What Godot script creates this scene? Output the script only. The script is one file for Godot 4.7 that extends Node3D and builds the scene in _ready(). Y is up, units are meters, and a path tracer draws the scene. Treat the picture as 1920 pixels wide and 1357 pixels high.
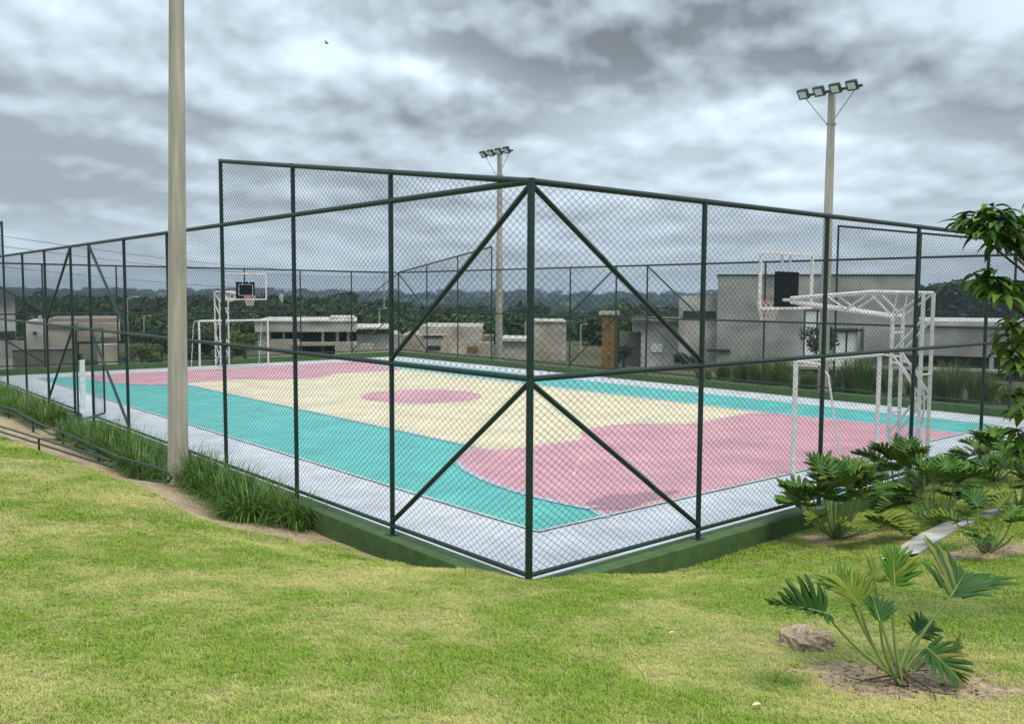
extends Node3D

# ---------------------------------------------------------------- camera numbers (solved from the fence lines)
const CAM := Vector3(-5.751, 2.796, 6.430)
const YAW := 0.70913
const PITCH := 0.07599
const ROLL := 0.00486
const FPX := 1653.48          # focal length in pixels of the 1920 x 1357 photograph

# court measures (metres). Origin: near corner of the fence, at its bottom rail.
const W := 19.06              # short side, along +X
const L := 31.35              # long side, along -Z
const BAY := 2.485
const SBAY := 2.7229
const HT := 3.891             # top rail
const HM := 1.972             # middle rail
const HR := 4.903             # raised ends of the long sides
const WT := -0.11             # top of the low wall
const FL := -0.34             # court floor

var rng := RandomNumberGenerator.new()
var nz := FastNoiseLite.new()
var M := {}
var taken := {}
var rb_c := []
var rb_w := []
var fw: Vector3
var rt: Vector3
var upv: Vector3
var fwh: Vector3

# ---------------------------------------------------------------- mesh builder
class MB:
	var v := PackedVector3Array()
	var n := PackedVector3Array()
	var c := PackedColorArray()
	var use_c := false
	var col := Color.WHITE
	func tri(a: Vector3, b: Vector3, d: Vector3, na: Vector3, nb: Vector3, nd: Vector3) -> void:
		var g := (d - a).cross(b - a)
		if g.dot(na + nb + nd) < 0.0:
			v.append(a); v.append(d); v.append(b); n.append(na); n.append(nd); n.append(nb)
		else:
			v.append(a); v.append(b); v.append(d); n.append(na); n.append(nb); n.append(nd)
		if use_c:
			c.append(col); c.append(col); c.append(col)
	func flat(a: Vector3, b: Vector3, d: Vector3) -> void:
		var g := (d - a).cross(b - a).normalized()
		tri(a, b, d, g, g, g)
	func quad(a: Vector3, b: Vector3, d: Vector3, e: Vector3, nn: Vector3) -> void:
		tri(a, b, d, nn, nn, nn)
		tri(a, d, e, nn, nn, nn)
	# box with chamfered edges, in the frame x
	func box(x: Transform3D, s: Vector3, ch := 0.0) -> void:
		var h := s * 0.5
		if ch <= 0.0:
			for ax in 3:
				for sg: float in [-1.0, 1.0]:
					var nn := Vector3.ZERO; nn[ax] = sg
					var u := Vector3.ZERO; u[(ax + 1) % 3] = h[(ax + 1) % 3]
					var w := Vector3.ZERO; w[(ax + 2) % 3] = h[(ax + 2) % 3]
					var o := Vector3.ZERO; o[ax] = sg * h[ax]
					quad(x * (o - u - w), x * (o + u - w), x * (o + u + w), x * (o - u + w), x.basis * nn)
			return
		for ax in 3:
			var a1 := (ax + 1) % 3
			var a2 := (ax + 2) % 3
			for sg: float in [-1.0, 1.0]:
				var nn := Vector3.ZERO; nn[ax] = sg
				var u := Vector3.ZERO; u[a1] = h[a1] - ch
				var w := Vector3.ZERO; w[a2] = h[a2] - ch
				var o := Vector3.ZERO; o[ax] = sg * h[ax]
				quad(x * (o - u - w), x * (o + u - w), x * (o + u + w), x * (o - u + w), x.basis * nn)
				for s2: float in [-1.0, 1.0]:
					# edge between face (ax,sg) and face (a1,s2), running along a2
					var p := Vector3.ZERO; p[ax] = sg * h[ax]; p[a1] = s2 * (h[a1] - ch)
					var q := Vector3.ZERO; q[ax] = sg * (h[ax] - ch); q[a1] = s2 * h[a1]
					var e := Vector3.ZERO; e[a2] = h[a2] - ch
					var m := Vector3.ZERO; m[ax] = sg; m[a1] = s2
					quad(x * (p - e), x * (p + e), x * (q + e), x * (q - e), x.basis * m.normalized())
		for i in 8:
			var sx := 1.0 if i & 1 else -1.0
			var sy := 1.0 if i & 2 else -1.0
			var sz := 1.0 if i & 4 else -1.0
			var k := Vector3(sx * (h.x - ch), sy * (h.y - ch), sz * (h.z - ch))
			var m := (x.basis * Vector3(sx, sy, sz)).normalized()
			tri(x * (k + Vector3(sx * ch, 0, 0)), x * (k + Vector3(0, sy * ch, 0)), x * (k + Vector3(0, 0, sz * ch)), m, m, m)
	func bar(a: Vector3, b: Vector3, sx: float, sy: float, ch := 0.0) -> void:
		var z := (b - a).normalized()
		var ref := Vector3.UP if absf(z.y) < 0.95 else Vector3.RIGHT
		var x := ref.cross(z).normalized()
		var y := z.cross(x)
		box(Transform3D(Basis(x, y, z), (a + b) * 0.5), Vector3(sx, sy, a.distance_to(b)), ch)
	func tube(a: Vector3, b: Vector3, r0: float, r1: float, k := 8, caps := true) -> void:
		var z := (b - a).normalized()
		var ref := Vector3.UP if absf(z.y) < 0.95 else Vector3.RIGHT
		var x := ref.cross(z).normalized()
		var y := z.cross(x)
		for i in k:
			var t0 := TAU * i / k
			var t1 := TAU * (i + 1) / k
			var d0 := x * cos(t0) + y * sin(t0)
			var d1 := x * cos(t1) + y * sin(t1)
			tri(a + d0 * r0, a + d1 * r0, b + d1 * r1, d0, d1, d1)
			tri(a + d0 * r0, b + d1 * r1, b + d0 * r1, d0, d1, d0)
			if caps:
				tri(a, a + d0 * r0, a + d1 * r0, -z, -z, -z)
				tri(b, b + d0 * r1, b + d1 * r1, z, z, z)
	func path(pts: Array, r: Array, k := 8) -> void:
		# one continuous tube through the points
		var rings := []
		var m := pts.size()
		var px := Vector3.ZERO
		for j in m:
			var d: Vector3 = (pts[mini(j + 1, m - 1)] - pts[maxi(j - 1, 0)]).normalized()
			if j == 0:
				var ref := Vector3.UP if absf(d.y) < 0.9 else Vector3.RIGHT
				px = ref.cross(d).normalized()
			else:
				px = (px - d * px.dot(d)).normalized()
			var py := d.cross(px)
			var ring := []
			for i in k:
				var t := TAU * i / k
				ring.append(px * cos(t) + py * sin(t))
			rings.append(ring)
		for j in m - 1:
			for i in k:
				var i2 := (i + 1) % k
				var a0: Vector3 = rings[j][i]; var a1: Vector3 = rings[j][i2]
				var b0: Vector3 = rings[j + 1][i]; var b1: Vector3 = rings[j + 1][i2]
				var pa: Vector3 = pts[j]; var pb: Vector3 = pts[j + 1]
				var ra: float = r[mini(j, r.size() - 1)]; var rb: float = r[mini(j + 1, r.size() - 1)]
				tri(pa + a0 * ra, pa + a1 * ra, pb + b1 * rb, a0, a1, b1)
				tri(pa + a0 * ra, pb + b1 * rb, pb + b0 * rb, a0, b1, b0)
		for e in [0, m - 1]:
			var z: Vector3 = (pts[0] - pts[1]).normalized() if e == 0 else (pts[m - 1] - pts[m - 2]).normalized()
			for i in k:
				var re: float = r[mini(e, r.size() - 1)]
				tri(pts[e], pts[e] + rings[e][i] * re, pts[e] + rings[e][(i + 1) % k] * re, z, z, z)
	func mesh(m: Material) -> ArrayMesh:
		var arr := []
		arr.resize(Mesh.ARRAY_MAX)
		arr[Mesh.ARRAY_VERTEX] = v
		arr[Mesh.ARRAY_NORMAL] = n
		if use_c:
			arr[Mesh.ARRAY_COLOR] = c
		var am := ArrayMesh.new()
		am.add_surface_from_arrays(Mesh.PRIMITIVE_TRIANGLES, arr)
		am.surface_set_material(0, m)
		return am

# ---------------------------------------------------------------- naming and tagging
func numbered(s: String) -> String:
	if not taken.has(s):
		taken[s] = 0
		return s
	taken[s] += 1
	return "%s_%03d" % [s, taken[s]]

func tag(o: Node, label: String, category: String, group := "", kind := "") -> Node:
	if label != "": o.set_meta("label", label)
	if category != "": o.set_meta("category", category)
	if group != "": o.set_meta("group", group)
	if kind != "": o.set_meta("kind", kind)
	return o

func thing(called: String, at: Vector3, label: String, category: String, group := "") -> Node3D:
	var o := Node3D.new()
	o.name = numbered(called)
	add_child(o)
	o.position = at
	tag(o, label, category, group)
	return o

# commits a builder whose points are in world space under a parent that only has a position
func part(called: String, mb: MB, m: Material, parent: Node, kind := "") -> MeshInstance3D:
	var o := MeshInstance3D.new()
	o.name = called if parent != self else numbered(called)
	var off := Vector3.ZERO
	var p := parent
	while p is Node3D and p != self:
		off += (p as Node3D).position
		p = p.get_parent()
	if off != Vector3.ZERO:
		for i in mb.v.size():
			mb.v[i] -= off
	o.mesh = mb.mesh(m)
	parent.add_child(o, true)
	if kind != "": o.set_meta("kind", kind)
	return o

func struct(called: String, mb: MB, m: Material) -> MeshInstance3D:
	return part(called, mb, m, self, "structure")

# ---------------------------------------------------------------- materials
func lin(r: float, g: float, b: float) -> Color:
	return Color(r, g, b).linear_to_srgb()

func grain(seed_: int, freq: float, lo: float, hi: float, oct := 4, size := 256, gamma := 1.0) -> ImageTexture:
	var f := FastNoiseLite.new()
	f.seed = seed_
	f.frequency = freq
	f.fractal_octaves = oct
	var src := f.get_seamless_image(size, size)
	src.convert(Image.FORMAT_L8)
	var im := Image.create(size, size, false, Image.FORMAT_RGB8)
	for y in size:
		for x in size:
			var t := pow(src.get_pixel(x, y).r, gamma)
			var k := lerpf(lo, hi, t)
			im.set_pixel(x, y, Color(k, k, k))
	im.generate_mipmaps()
	return ImageTexture.create_from_image(im)

# worn paint: soft smudges, dust specks and scuff strokes
func wear(seed_: int) -> ImageTexture:
	var r := RandomNumberGenerator.new()
	r.seed = seed_
	var size := 1024
	var f := FastNoiseLite.new()
	f.seed = seed_
	f.frequency = 0.006
	f.fractal_octaves = 5
	f.fractal_gain = 0.6
	var src := f.get_seamless_image(size, size)
	src.convert(Image.FORMAT_L8)
	var by := src.get_data()
	for i in by.size():
		by[i] = int(clampf(lerpf(0.80, 0.97, by[i] / 255.0) * 255.0 + r.randf_range(-4, 4), 0, 255))
	for k in 420:
		var x := r.randf() * size
		var y := r.randf() * size
		var a := r.randf() * TAU
		var ln := r.randi_range(8, 70)
		var dv := r.randf_range(-34, 18)
		var bend := r.randf_range(-0.02, 0.02)
		for j in ln:
			x += cos(a); y += sin(a); a += bend
			if r.randf() < 0.25: continue
			var i := (int(y) & 1023) * size + (int(x) & 1023)
			by[i] = clampi(by[i] + int(dv * r.randf()), 120, 255)
	for k in 900:
		var i := r.randi() % by.size()
		by[i] = clampi(by[i] - r.randi_range(20, 70), 90, 255)
	var im := Image.create_from_data(size, size, false, Image.FORMAT_L8, by)
	im.convert(Image.FORMAT_RGB8)
	return ImageTexture.create_from_image(im)

func bump(seed_: int, freq: float, size := 256) -> ImageTexture:
	var f := FastNoiseLite.new()
	f.seed = seed_
	f.frequency = freq
	f.fractal_octaves = 5
	var src := f.get_seamless_image(size, size)
	src.convert(Image.FORMAT_RGBA8)
	src.bump_map_to_normal_map(4.0)
	return ImageTexture.create_from_image(src)

func mat(c: Color, rough := 0.8, tex: Texture2D = null, scale := 1.0, nrm: Texture2D = null, nscale := 0.5) -> StandardMaterial3D:
	var m := StandardMaterial3D.new()
	m.albedo_color = c
	m.roughness = rough
	if tex:
		m.albedo_texture = tex
	if nrm:
		m.normal_enabled = true
		m.normal_texture = nrm
		m.normal_scale = nscale
	if tex or nrm:
		m.uv1_triplanar = true
		m.uv1_world_triplanar = true
		m.uv1_scale = Vector3.ONE * scale
	return m

func leafmat(c: Color, rough: float, back: Color, vc := false) -> StandardMaterial3D:
	var m := StandardMaterial3D.new()
	m.albedo_color = c
	m.roughness = rough
	m.cull_mode = BaseMaterial3D.CULL_DISABLED
	m.backlight_enabled = true
	m.backlight = back
	m.vertex_color_use_as_albedo = vc
	return m

# ---------------------------------------------------------------- pixels of the photograph to directions
func ray(px: float, py: float) -> Vector3:
	var u := px - 960.0
	var v := py - 678.5
	var cu := cos(ROLL) * u + sin(ROLL) * v
	var cv := -sin(ROLL) * u + cos(ROLL) * v
	return fw * FPX + rt * cu - upv * cv

# the point on that ray at a horizontal distance d in front of the camera
func at(px: float, py: float, d: float) -> Vector3:
	var r := ray(px, py)
	return CAM + r * (d / r.dot(fwh))

# where that ray meets the ground
func on_ground(px: float, py: float) -> Vector3:
	var r := ray(px, py).normalized()
	var t := 2.0
	while t < 400.0:
		var p := CAM + r * t
		if p.y < height(p.x, p.z):
			return Vector3(p.x, height(p.x, p.z), p.z)
		t += 0.02 + t * 0.002
	return CAM + r * t

# where that ray meets a level plane
func on_level(px: float, py: float, y: float) -> Vector3:
	var r := ray(px, py)
	return CAM + r * ((y - CAM.y) / r.y)

# ---------------------------------------------------------------- ground shape
func rbf_fit() -> void:
	rb_c = [
		[0.0, 0.0, -0.03], [-0.35, 0.35, 0.03], [-0.9, 0.95, 0.14], [-0.14, -0.7, -0.1], [-0.14, -1.3, -0.24], [-0.14, -2.0, -0.36], [-0.14, -3.8, -0.42], [-0.14, -5.2, -0.4],
		[0.7, 0.14, -0.1], [1.35, 0.14, -0.24], [2.2, 0.14, -0.36], [4.0, 0.14, -0.36], [7.0, 0.2, -0.36], [11.0, 0.2, -0.36], [17.0, 0.2, -0.36],
		[-0.8, -4.57, -0.31], [-0.65, -7.8, -0.29], [-0.7, -12.0, -0.36], [-0.7, -18.0, -0.36], [-0.7, -25.0, -0.36], [-0.7, -33.0, -0.4],
		[-1.5, -3.3, -0.14], [-1.55, -5.4, -0.07], [-1.6, -9.0, -0.1], [-2.0, -12.0, -0.14], [-2.3, -14.5, -0.18], [-2.6, -20.0, -0.25], [-2.8, -27.0, -0.3],
		[-1.1, -3.6, -0.3], [-1.1, -5.4, -0.3], [-1.1, -9.0, -0.37], [-1.2, -12.0, -0.39], [-1.3, -15.5, -0.4], [-1.4, -20.0, -0.4],
		[-4.0, -4.0, 0.26], [-5.5, -10.0, 0.3], [-6.0, -18.0, 0.25], [-3.6, 0.0, 0.42], [-5.75, 6.43, 1.2], [-2.9, 3.1, 0.55], [-1.5, 1.5, 0.27],
		[-0.4, 3.95, 0.36], [-0.1, 3.1, 0.29], [-0.55, 4.7, 0.46], [3.1, 3.4, 0.14], [6.0, 4.0, 0.16], [10.0, 4.0, 0.1], [3.0, 1.2, -0.2], [6.0, 1.5, -0.14], [1.0, 1.3, -0.02],
		[12.0, 9.0, 0.3], [4.0, 9.0, 0.7], [-12.0, 8.0, 1.2], [-12.0, -10.0, 0.7], [-14.0, -25.0, 0.5], [-4.0, -36.0, -0.3], [20.5, -4.0, -0.4], [20.5, -16.0, -0.4], [20.5, -30.0, -0.4], [10.0, -33.0, -0.4]]
	var n := rb_c.size()
	var A := []
	for i in n:
		var row := []
		for j in n:
			row.append(phi(rb_c[i][0] - rb_c[j][0], rb_c[i][1] - rb_c[j][1]))
		row[i] += 0.002
		row.append(rb_c[i][2])
		A.append(row)
	for i in n:
		var pv := i
		for k in range(i + 1, n):
			if absf(A[k][i]) > absf(A[pv][i]): pv = k
		var tmp = A[i]; A[i] = A[pv]; A[pv] = tmp
		for k in range(i + 1, n):
			var f: float = A[k][i] / A[i][i]
			if f != 0.0:
				for j in range(i, n + 1):
					A[k][j] -= f * A[i][j]
	rb_w.resize(n)
	for i in range(n - 1, -1, -1):
		var s: float = A[i][n]
		for j in range(i + 1, n):
			s -= A[i][j] * rb_w[j]
		rb_w[i] = s / A[i][i]

func phi(dx: float, dz: float) -> float:
	return -sqrt(dx * dx + dz * dz + 0.09)

func near_h(x: float, z: float) -> float:
	var s := 0.0
	for i in rb_c.size():
		var c = rb_c[i]
		var dx: float = x - c[0]
		var dz: float = z - c[1]
		s -= rb_w[i] * sqrt(dx * dx + dz * dz + 0.09)
	return s

func far_h(x: float, z: float) -> float:
	var dx := x - CAM.x
	var dz := z - CAM.z
	var d := sqrt(dx * dx + dz * dz)
	var h := -0.45
	h += -0.9 * smoothstep(30.0, 62.0, d)
	h += -7.0 * smoothstep(75.0, 170.0, d)
	h += -16.0 * smoothstep(170.0, 600.0, d)
	h += 26.0 * smoothstep(700.0, 2000.0, d)
	var a := atan2(dx, -dz)
	h += 9.5 * smoothstep(0.25, 0.0, absf(a - 1.2)) * smoothstep(150.0, 330.0, d) * smoothstep(900.0, 480.0, d)
	h += nz.get_noise_2d(x * 0.6, z * 0.6) * 9.0 * smoothstep(300.0, 1200.0, d)
	return h

func height(x: float, z: float) -> float:
	var ex := maxf(maxf(-15.0 - x, x - 21.0), 0.0)
	var ez := maxf(maxf(-34.0 - z, z - 11.0), 0.0)
	var e := sqrt(ex * ex + ez * ez)
	var h := 0.0
	if e < 8.0:
		h = near_h(clampf(x, -20.0, 26.0), clampf(z, -40.0, 16.0))
		h += nz.get_noise_2d(x * 60.0, z * 60.0) * 0.018 + nz.get_noise_2d(x * 17.0, z * 17.0) * 0.03
	if e > 0.0:
		h = lerpf(h, far_h(x, z), smoothstep(0.0, 8.0, e))
	# the slab stands in a shallow pit; its walls hide the step
	var ins := minf(minf(x, W - x), minf(-z, z + L))
	if ins > -0.02:
		h = minf(h, lerpf(h, -0.75, smoothstep(-0.02, 0.1, ins)))
	return h

# 0 lawn .. 1 bare soil
func soil(x: float, z: float) -> float:
	var s := 0.0
	var wob := nz.get_noise_2d(x * 90.0, z * 90.0) * 0.22
	# planted strip and sandy path along the long side
	if x < 0.2 and z < -2.2:
		var edge := -1.52 + wob
		if z < -8.5: edge = -1.52 - 0.11 * (-8.5 - z) * 0.62 + wob
		if z > -5.0: edge = lerpf(-0.25, -1.52, smoothstep(-3.2, -5.0, z)) + wob
		s = smoothstep(edge - 0.06, edge + 0.06, x)
	for b in bare:
		var dx: float = (x - b.x) * cos(b.r) + (z - b.z) * sin(b.r)
		var dz: float = -(x - b.x) * sin(b.r) + (z - b.z) * cos(b.r)
		var q: float = sqrt(dx * dx / (b.a * b.a) + dz * dz / (b.b * b.b)) + wob * 0.8 + nz.get_noise_2d(x * 330.0 + 50.0, z * 330.0) * 0.55
		s = maxf(s, smoothstep(1.12, 0.85, q))
	return s

var bare := []

func dryness(x: float, z: float) -> float:
	var t := 0.40 + 0.75 * nz.get_noise_2d(x * 36.0 + 300.0, z * 36.0) + 0.5 * nz.get_noise_2d(x * 95.0, z * 95.0 + 90.0) + 0.45 * nz.get_noise_2d(x * 260.0, z * 260.0)
	# greener toward the plants, more straw in the open
	t -= 0.22 * smoothstep(-1.5, 2.5, x)
	return clampf(t, 0.0, 1.0)

# ---------------------------------------------------------------- main
func _ready() -> void:
	rng.seed = 77
	nz.seed = 5
	nz.frequency = 0.01
	nz.fractal_octaves = 3
	fwh = Vector3(sin(YAW), 0, -cos(YAW))
	fw = Vector3(sin(YAW) * cos(PITCH), -sin(PITCH), -cos(YAW) * cos(PITCH))
	rt = Vector3(cos(YAW), 0, sin(YAW))
	upv = rt.cross(fw)

	var cam := Camera3D.new()
	cam.name = "camera"
	add_child(cam)
	cam.position = CAM
	cam.rotation = Vector3(-PITCH, -YAW, ROLL)
	cam.fov = rad_to_deg(2.0 * atan(678.5 / FPX))
	cam.near = 0.05
	cam.far = 6000.0
	cam.current = true

	var env := Environment.new()
	env.background_mode = Environment.BG_SKY
	env.tonemap_mode = Environment.TONE_MAPPER_LINEAR
	env.tonemap_exposure = 1.72
	var sky := Sky.new()
	var sm := PanoramaSkyMaterial.new()
	sm.panorama = sky_image()
	sky.sky_material = sm
	env.sky = sky
	env.background_energy_multiplier = 1.0
	env.ambient_light_source = Environment.AMBIENT_SOURCE_SKY
	env.sdfgi_enabled = true
	env.ssao_enabled = true
	env.ssil_enabled = true
	env.fog_enabled = true
	env.fog_density = 0.0002
	env.fog_light_color = Color(0.72, 0.80, 0.90)
	var we := WorldEnvironment.new()
	we.name = "world_environment"
	we.environment = env
	add_child(we)

	var sun := DirectionalLight3D.new()
	sun.name = "sun"
	sun.light_energy = 0.5
	sun.light_color = Color(1.0, 0.94, 0.84)
	sun.light_angular_distance = 22.0
	sun.shadow_enabled = true
	add_child(sun)
	sun.rotation = Vector3(deg_to_rad(-66), deg_to_rad(-15), 0)

	make_materials()
	rbf_fit()
	# bare patches under the plants (found on the ground by their place in the photograph)
	for b in [[1683, 1280, 0.62, 0.36, 0.95], [1575, 1008, 0.55, 0.3, 0.6], [1850, 1035, 0.6, 0.28, 0.6]]:
		var p := on_ground(b[0], b[1])
		bare.append({"x": p.x, "z": p.z, "a": b[2], "b": b[3], "r": b[4]})
	print("ground")
	make_ground()
	make_court()
	make_walls()
	print("fences")
	make_fences()
	make_background()
	print("lights")
	make_light_poles()
	make_goals()
	make_hoops()
	make_rails()
	print("plants")
	make_grass()
	make_clumps()
	make_philodendrons()
	make_rock()
	make_litter()
	make_mango()
	make_far_shrubs()
	make_bird()
	print("done")

func sky_image() -> ImageTexture:
	var w := 3072
	var h := 1536
	var im := Image.create(w, h, false, Image.FORMAT_RGBF)
	var f1 := FastNoiseLite.new(); f1.seed = 21; f1.frequency = 1.0; f1.fractal_octaves = 6; f1.fractal_gain = 0.51
	var f2 := FastNoiseLite.new(); f2.seed = 4; f2.frequency = 0.8; f2.fractal_octaves = 3
	var low := Color(0.34, 0.41, 0.455)
	# the large cloud banks in view: place, half sizes, depth of tone
	var banks := []
	for b in [[1420, 40, 480, 105, 1.3], [1080, 70, 200, 85, 0.9], [800, 240, 260, 50, 0.8], [560, 175, 200, 36, 0.4], [130, 305, 230, 55, 0.9], [30, 140, 90, 30, 0.5], [250, 90, 260, 60, 0.25], [760, 60, 240, 50, 0.3],
			[1280, 235, 330, 45, -0.6], [640, 115, 240, 25, -0.5], [150, 200, 200, 30, -0.6], [1850, 130, 130, 90, -0.4], [380, 330, 90, 50, -0.5], [1000, 280, 120, 25, -0.4]]:
		var d := ray(b[0], b[1]).normalized()
		banks.append([atan2(d.x, -d.z), asin(d.y), b[2] / FPX, b[3] / FPX, b[4]])
	for y in h:
		var th := PI * (y + 0.5) / h
		var sy := cos(th)
		if sy < -0.02:
			im.fill_rect(Rect2i(0, y, w, h - y), Color(0.26, 0.29, 0.29))
			break
		var cy := sin(th)
		var v := log(maxf(sy, 0.0) + 0.10) * 1.9
		var over := (1.0 + 1.3 * maxf(sy, 0.0)) * 1.0
		var el := asin(clampf(sy, -1, 1))
		var hz := smoothstep(0.10, 0.0, sy)
		for x in w:
			var ph := TAU * (x + 0.5) / w
			var dx := sin(ph) * 2.7
			var dz := -cos(ph) * 2.7
			var a := f1.get_noise_3d(dx, v * 0.85, dz)
			var a2 := f1.get_noise_3d(dx + 0.03, v * 0.85 + 0.075, dz)
			var b := f2.get_noise_3d(dx * 0.6, v * 0.8, dz * 0.6)
			var dark := 0.40 + a * 0.62 + b * 0.75
			var az := ph if ph < PI else ph - TAU
			if el < 0.5 and absf(az - YAW) < 0.8:
				var wob := a * 0.6
				for q in banks:
					var ux: float = (az - q[0]) / q[2]
					var uy: float = (el - q[1]) / q[3]
					var r2: float = ux * ux + uy * uy
					if r2 < 7.0:
						dark += q[4] * 0.68 * smoothstep(1.6, 0.2, sqrt(r2) + wob) * smoothstep(7.0, 3.5, r2)
			# tops of the billows are brighter than their undersides
			var lum := 0.335 - 0.13 * tanh((dark - 0.46) * 1.35) - 0.06 * a + clampf((a - a2) * 0.62, -0.08, 0.16)
			var col := Color(lum * 0.83, lum * 0.99, lum * 1.11)
			col = col.lerp(low, hz * 0.45)
			im.set_pixel(x, y, Color(col.r * over, col.g * over, col.b * over))
	return ImageTexture.create_from_image(im)

func make_materials() -> void:
	var g1 := grain(1, 0.02, 0.80, 1.0)
	var g2 := grain(2, 0.06, 0.72, 1.0)
	var g3 := grain(3, 0.012, 0.62, 1.0, 5)
	var b1 := bump(6, 0.05)
	M.g1 = g1; M.g2 = g2; M.g3 = g3; M.b1 = b1
	M.post = mat(lin(0.012, 0.042, 0.034), 0.42, grain(12, 0.03, 0.7, 1.0), 2.0)
	M.wire = mat(lin(0.022, 0.042, 0.04), 0.6)
	M.wire.metallic_specular = 0.25
	M.wall = mat(lin(0.07, 0.14, 0.042), 0.75, g1, 0.5, b1, 0.2)
	var wr := wear(51)
	var wr2 := wear(52)
	M.base = mat(lin(0.66, 0.71, 0.80), 0.5, wr, 0.17, b1, 0.05)
	M.teal = mat(lin(0.10, 0.53, 0.51), 0.45, wr2, 0.14, b1, 0.08)
	M.pink = mat(lin(0.69, 0.35, 0.43), 0.45, wr, 0.12, b1, 0.08)
	M.yellow = mat(lin(0.82, 0.74, 0.52), 0.45, wr2, 0.11, b1, 0.08)
	M.line = mat(lin(0.48, 0.55, 0.66), 0.45, g1, 0.5)
	M.stain = mat(lin(0.46, 0.225, 0.30), 0.3, g2, 0.8)
	M.concrete = mat(lin(0.50, 0.465, 0.395), 0.85, g1, 0.35, b1, 0.12)
	M.concrete.uv1_scale = Vector3(1.6, 0.12, 1.6)
	M.concrete_grey = mat(lin(0.52, 0.52, 0.50), 0.85, g3, 0.7, b1, 0.3)
	M.white = mat(lin(0.88, 0.88, 0.86), 0.45, g1, 1.3)
	M.black = mat(lin(0.010, 0.013, 0.017), 0.7)
	M.black.metallic_specular = 0.2
	M.orange = mat(lin(0.6, 0.14, 0.06), 0.5)
	M.net = mat(lin(0.75, 0.66, 0.62), 0.8)
	M.lamp = mat(lin(0.03, 0.05, 0.055), 0.5)
	M.lens = mat(lin(0.55, 0.57, 0.58), 0.2)
	M.steel = mat(lin(0.3, 0.31, 0.32), 0.45)
	M.rock = mat(lin(0.70, 0.56, 0.40), 0.9, grain(14, 0.05, 0.45, 1.0, 5), 2.2, bump(15, 0.06), 1.0)
	M.plaster = mat(lin(0.62, 0.61, 0.56), 0.85, g3, 0.2)
	M.plaster_grey = mat(lin(0.50, 0.50, 0.48), 0.85, g3, 0.15)
	M.plaster_cream = mat(lin(0.64, 0.59, 0.50), 0.85, g3, 0.2)
	M.plaster_white = mat(lin(0.80, 0.80, 0.77), 0.8, g3, 0.2)
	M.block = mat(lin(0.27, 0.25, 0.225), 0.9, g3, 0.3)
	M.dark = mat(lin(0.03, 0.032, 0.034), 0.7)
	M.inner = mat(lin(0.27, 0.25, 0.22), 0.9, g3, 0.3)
	M.window = mat(lin(0.04, 0.045, 0.05), 0.12)
	M.roof = mat(lin(0.06, 0.062, 0.065), 0.8, g2, 0.4)
	M.tile = mat(lin(0.40, 0.33, 0.27), 0.85, g2, 0.4)
	M.wood = mat(lin(0.36, 0.21, 0.06), 0.6, grain(16, 0.02, 0.6, 1.0), 0.8)
	M.glass = mat(lin(0.72, 0.76, 0.78), 0.25)
	M.soil = mat(lin(0.35, 0.26, 0.16), 0.95, g2, 1.2, b1, 0.6)
	M.bark = mat(lin(0.12, 0.09, 0.06), 0.9, g2, 2.0, b1, 0.8)
	M.ground = mat(Color.WHITE, 0.95, grain(17, 0.05, 0.62, 1.0, 5), 0.9, bump(18, 0.08), 0.8)
	M.ground.vertex_color_use_as_albedo = true
	M.blade = leafmat(Color.WHITE, 0.6, Color(0.5, 0.5, 0.5), true)
	M.strap = leafmat(Color.WHITE, 0.42, Color(0.4, 0.4, 0.4), true)
	M.philo = leafmat(Color.WHITE, 0.45, Color(0.35, 0.35, 0.35), true)
	M.philo.metallic_specular = 0.3
	M.petiole = mat(lin(0.16, 0.24, 0.06), 0.5)
	M.mango = leafmat(Color.WHITE, 0.45, Color(0.4, 0.4, 0.4), true)
	M.mango.metallic_specular = 0.3
	M.far = leafmat(Color.WHITE, 0.8, Color(0.3, 0.3, 0.3), true)

# ---------------------------------------------------------------- ground, one sheet to the horizon
func axis_steps(lo: float, hi: float, step: float, far: float) -> PackedFloat32Array:
	var a := PackedFloat32Array()
	var t := lo
	var left := []
	var s := step
	while t > -far:
		s *= 1.22
		t -= s
		left.append(t)
	left.reverse()
	for q in left: a.append(q)
	t = lo
	while t <= hi:
		a.append(t)
		t += step
	s = step
	while t < far:
		a.append(t)
		s *= 1.16 if t < 120.0 else 1.25
		t += s
	return a

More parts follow.
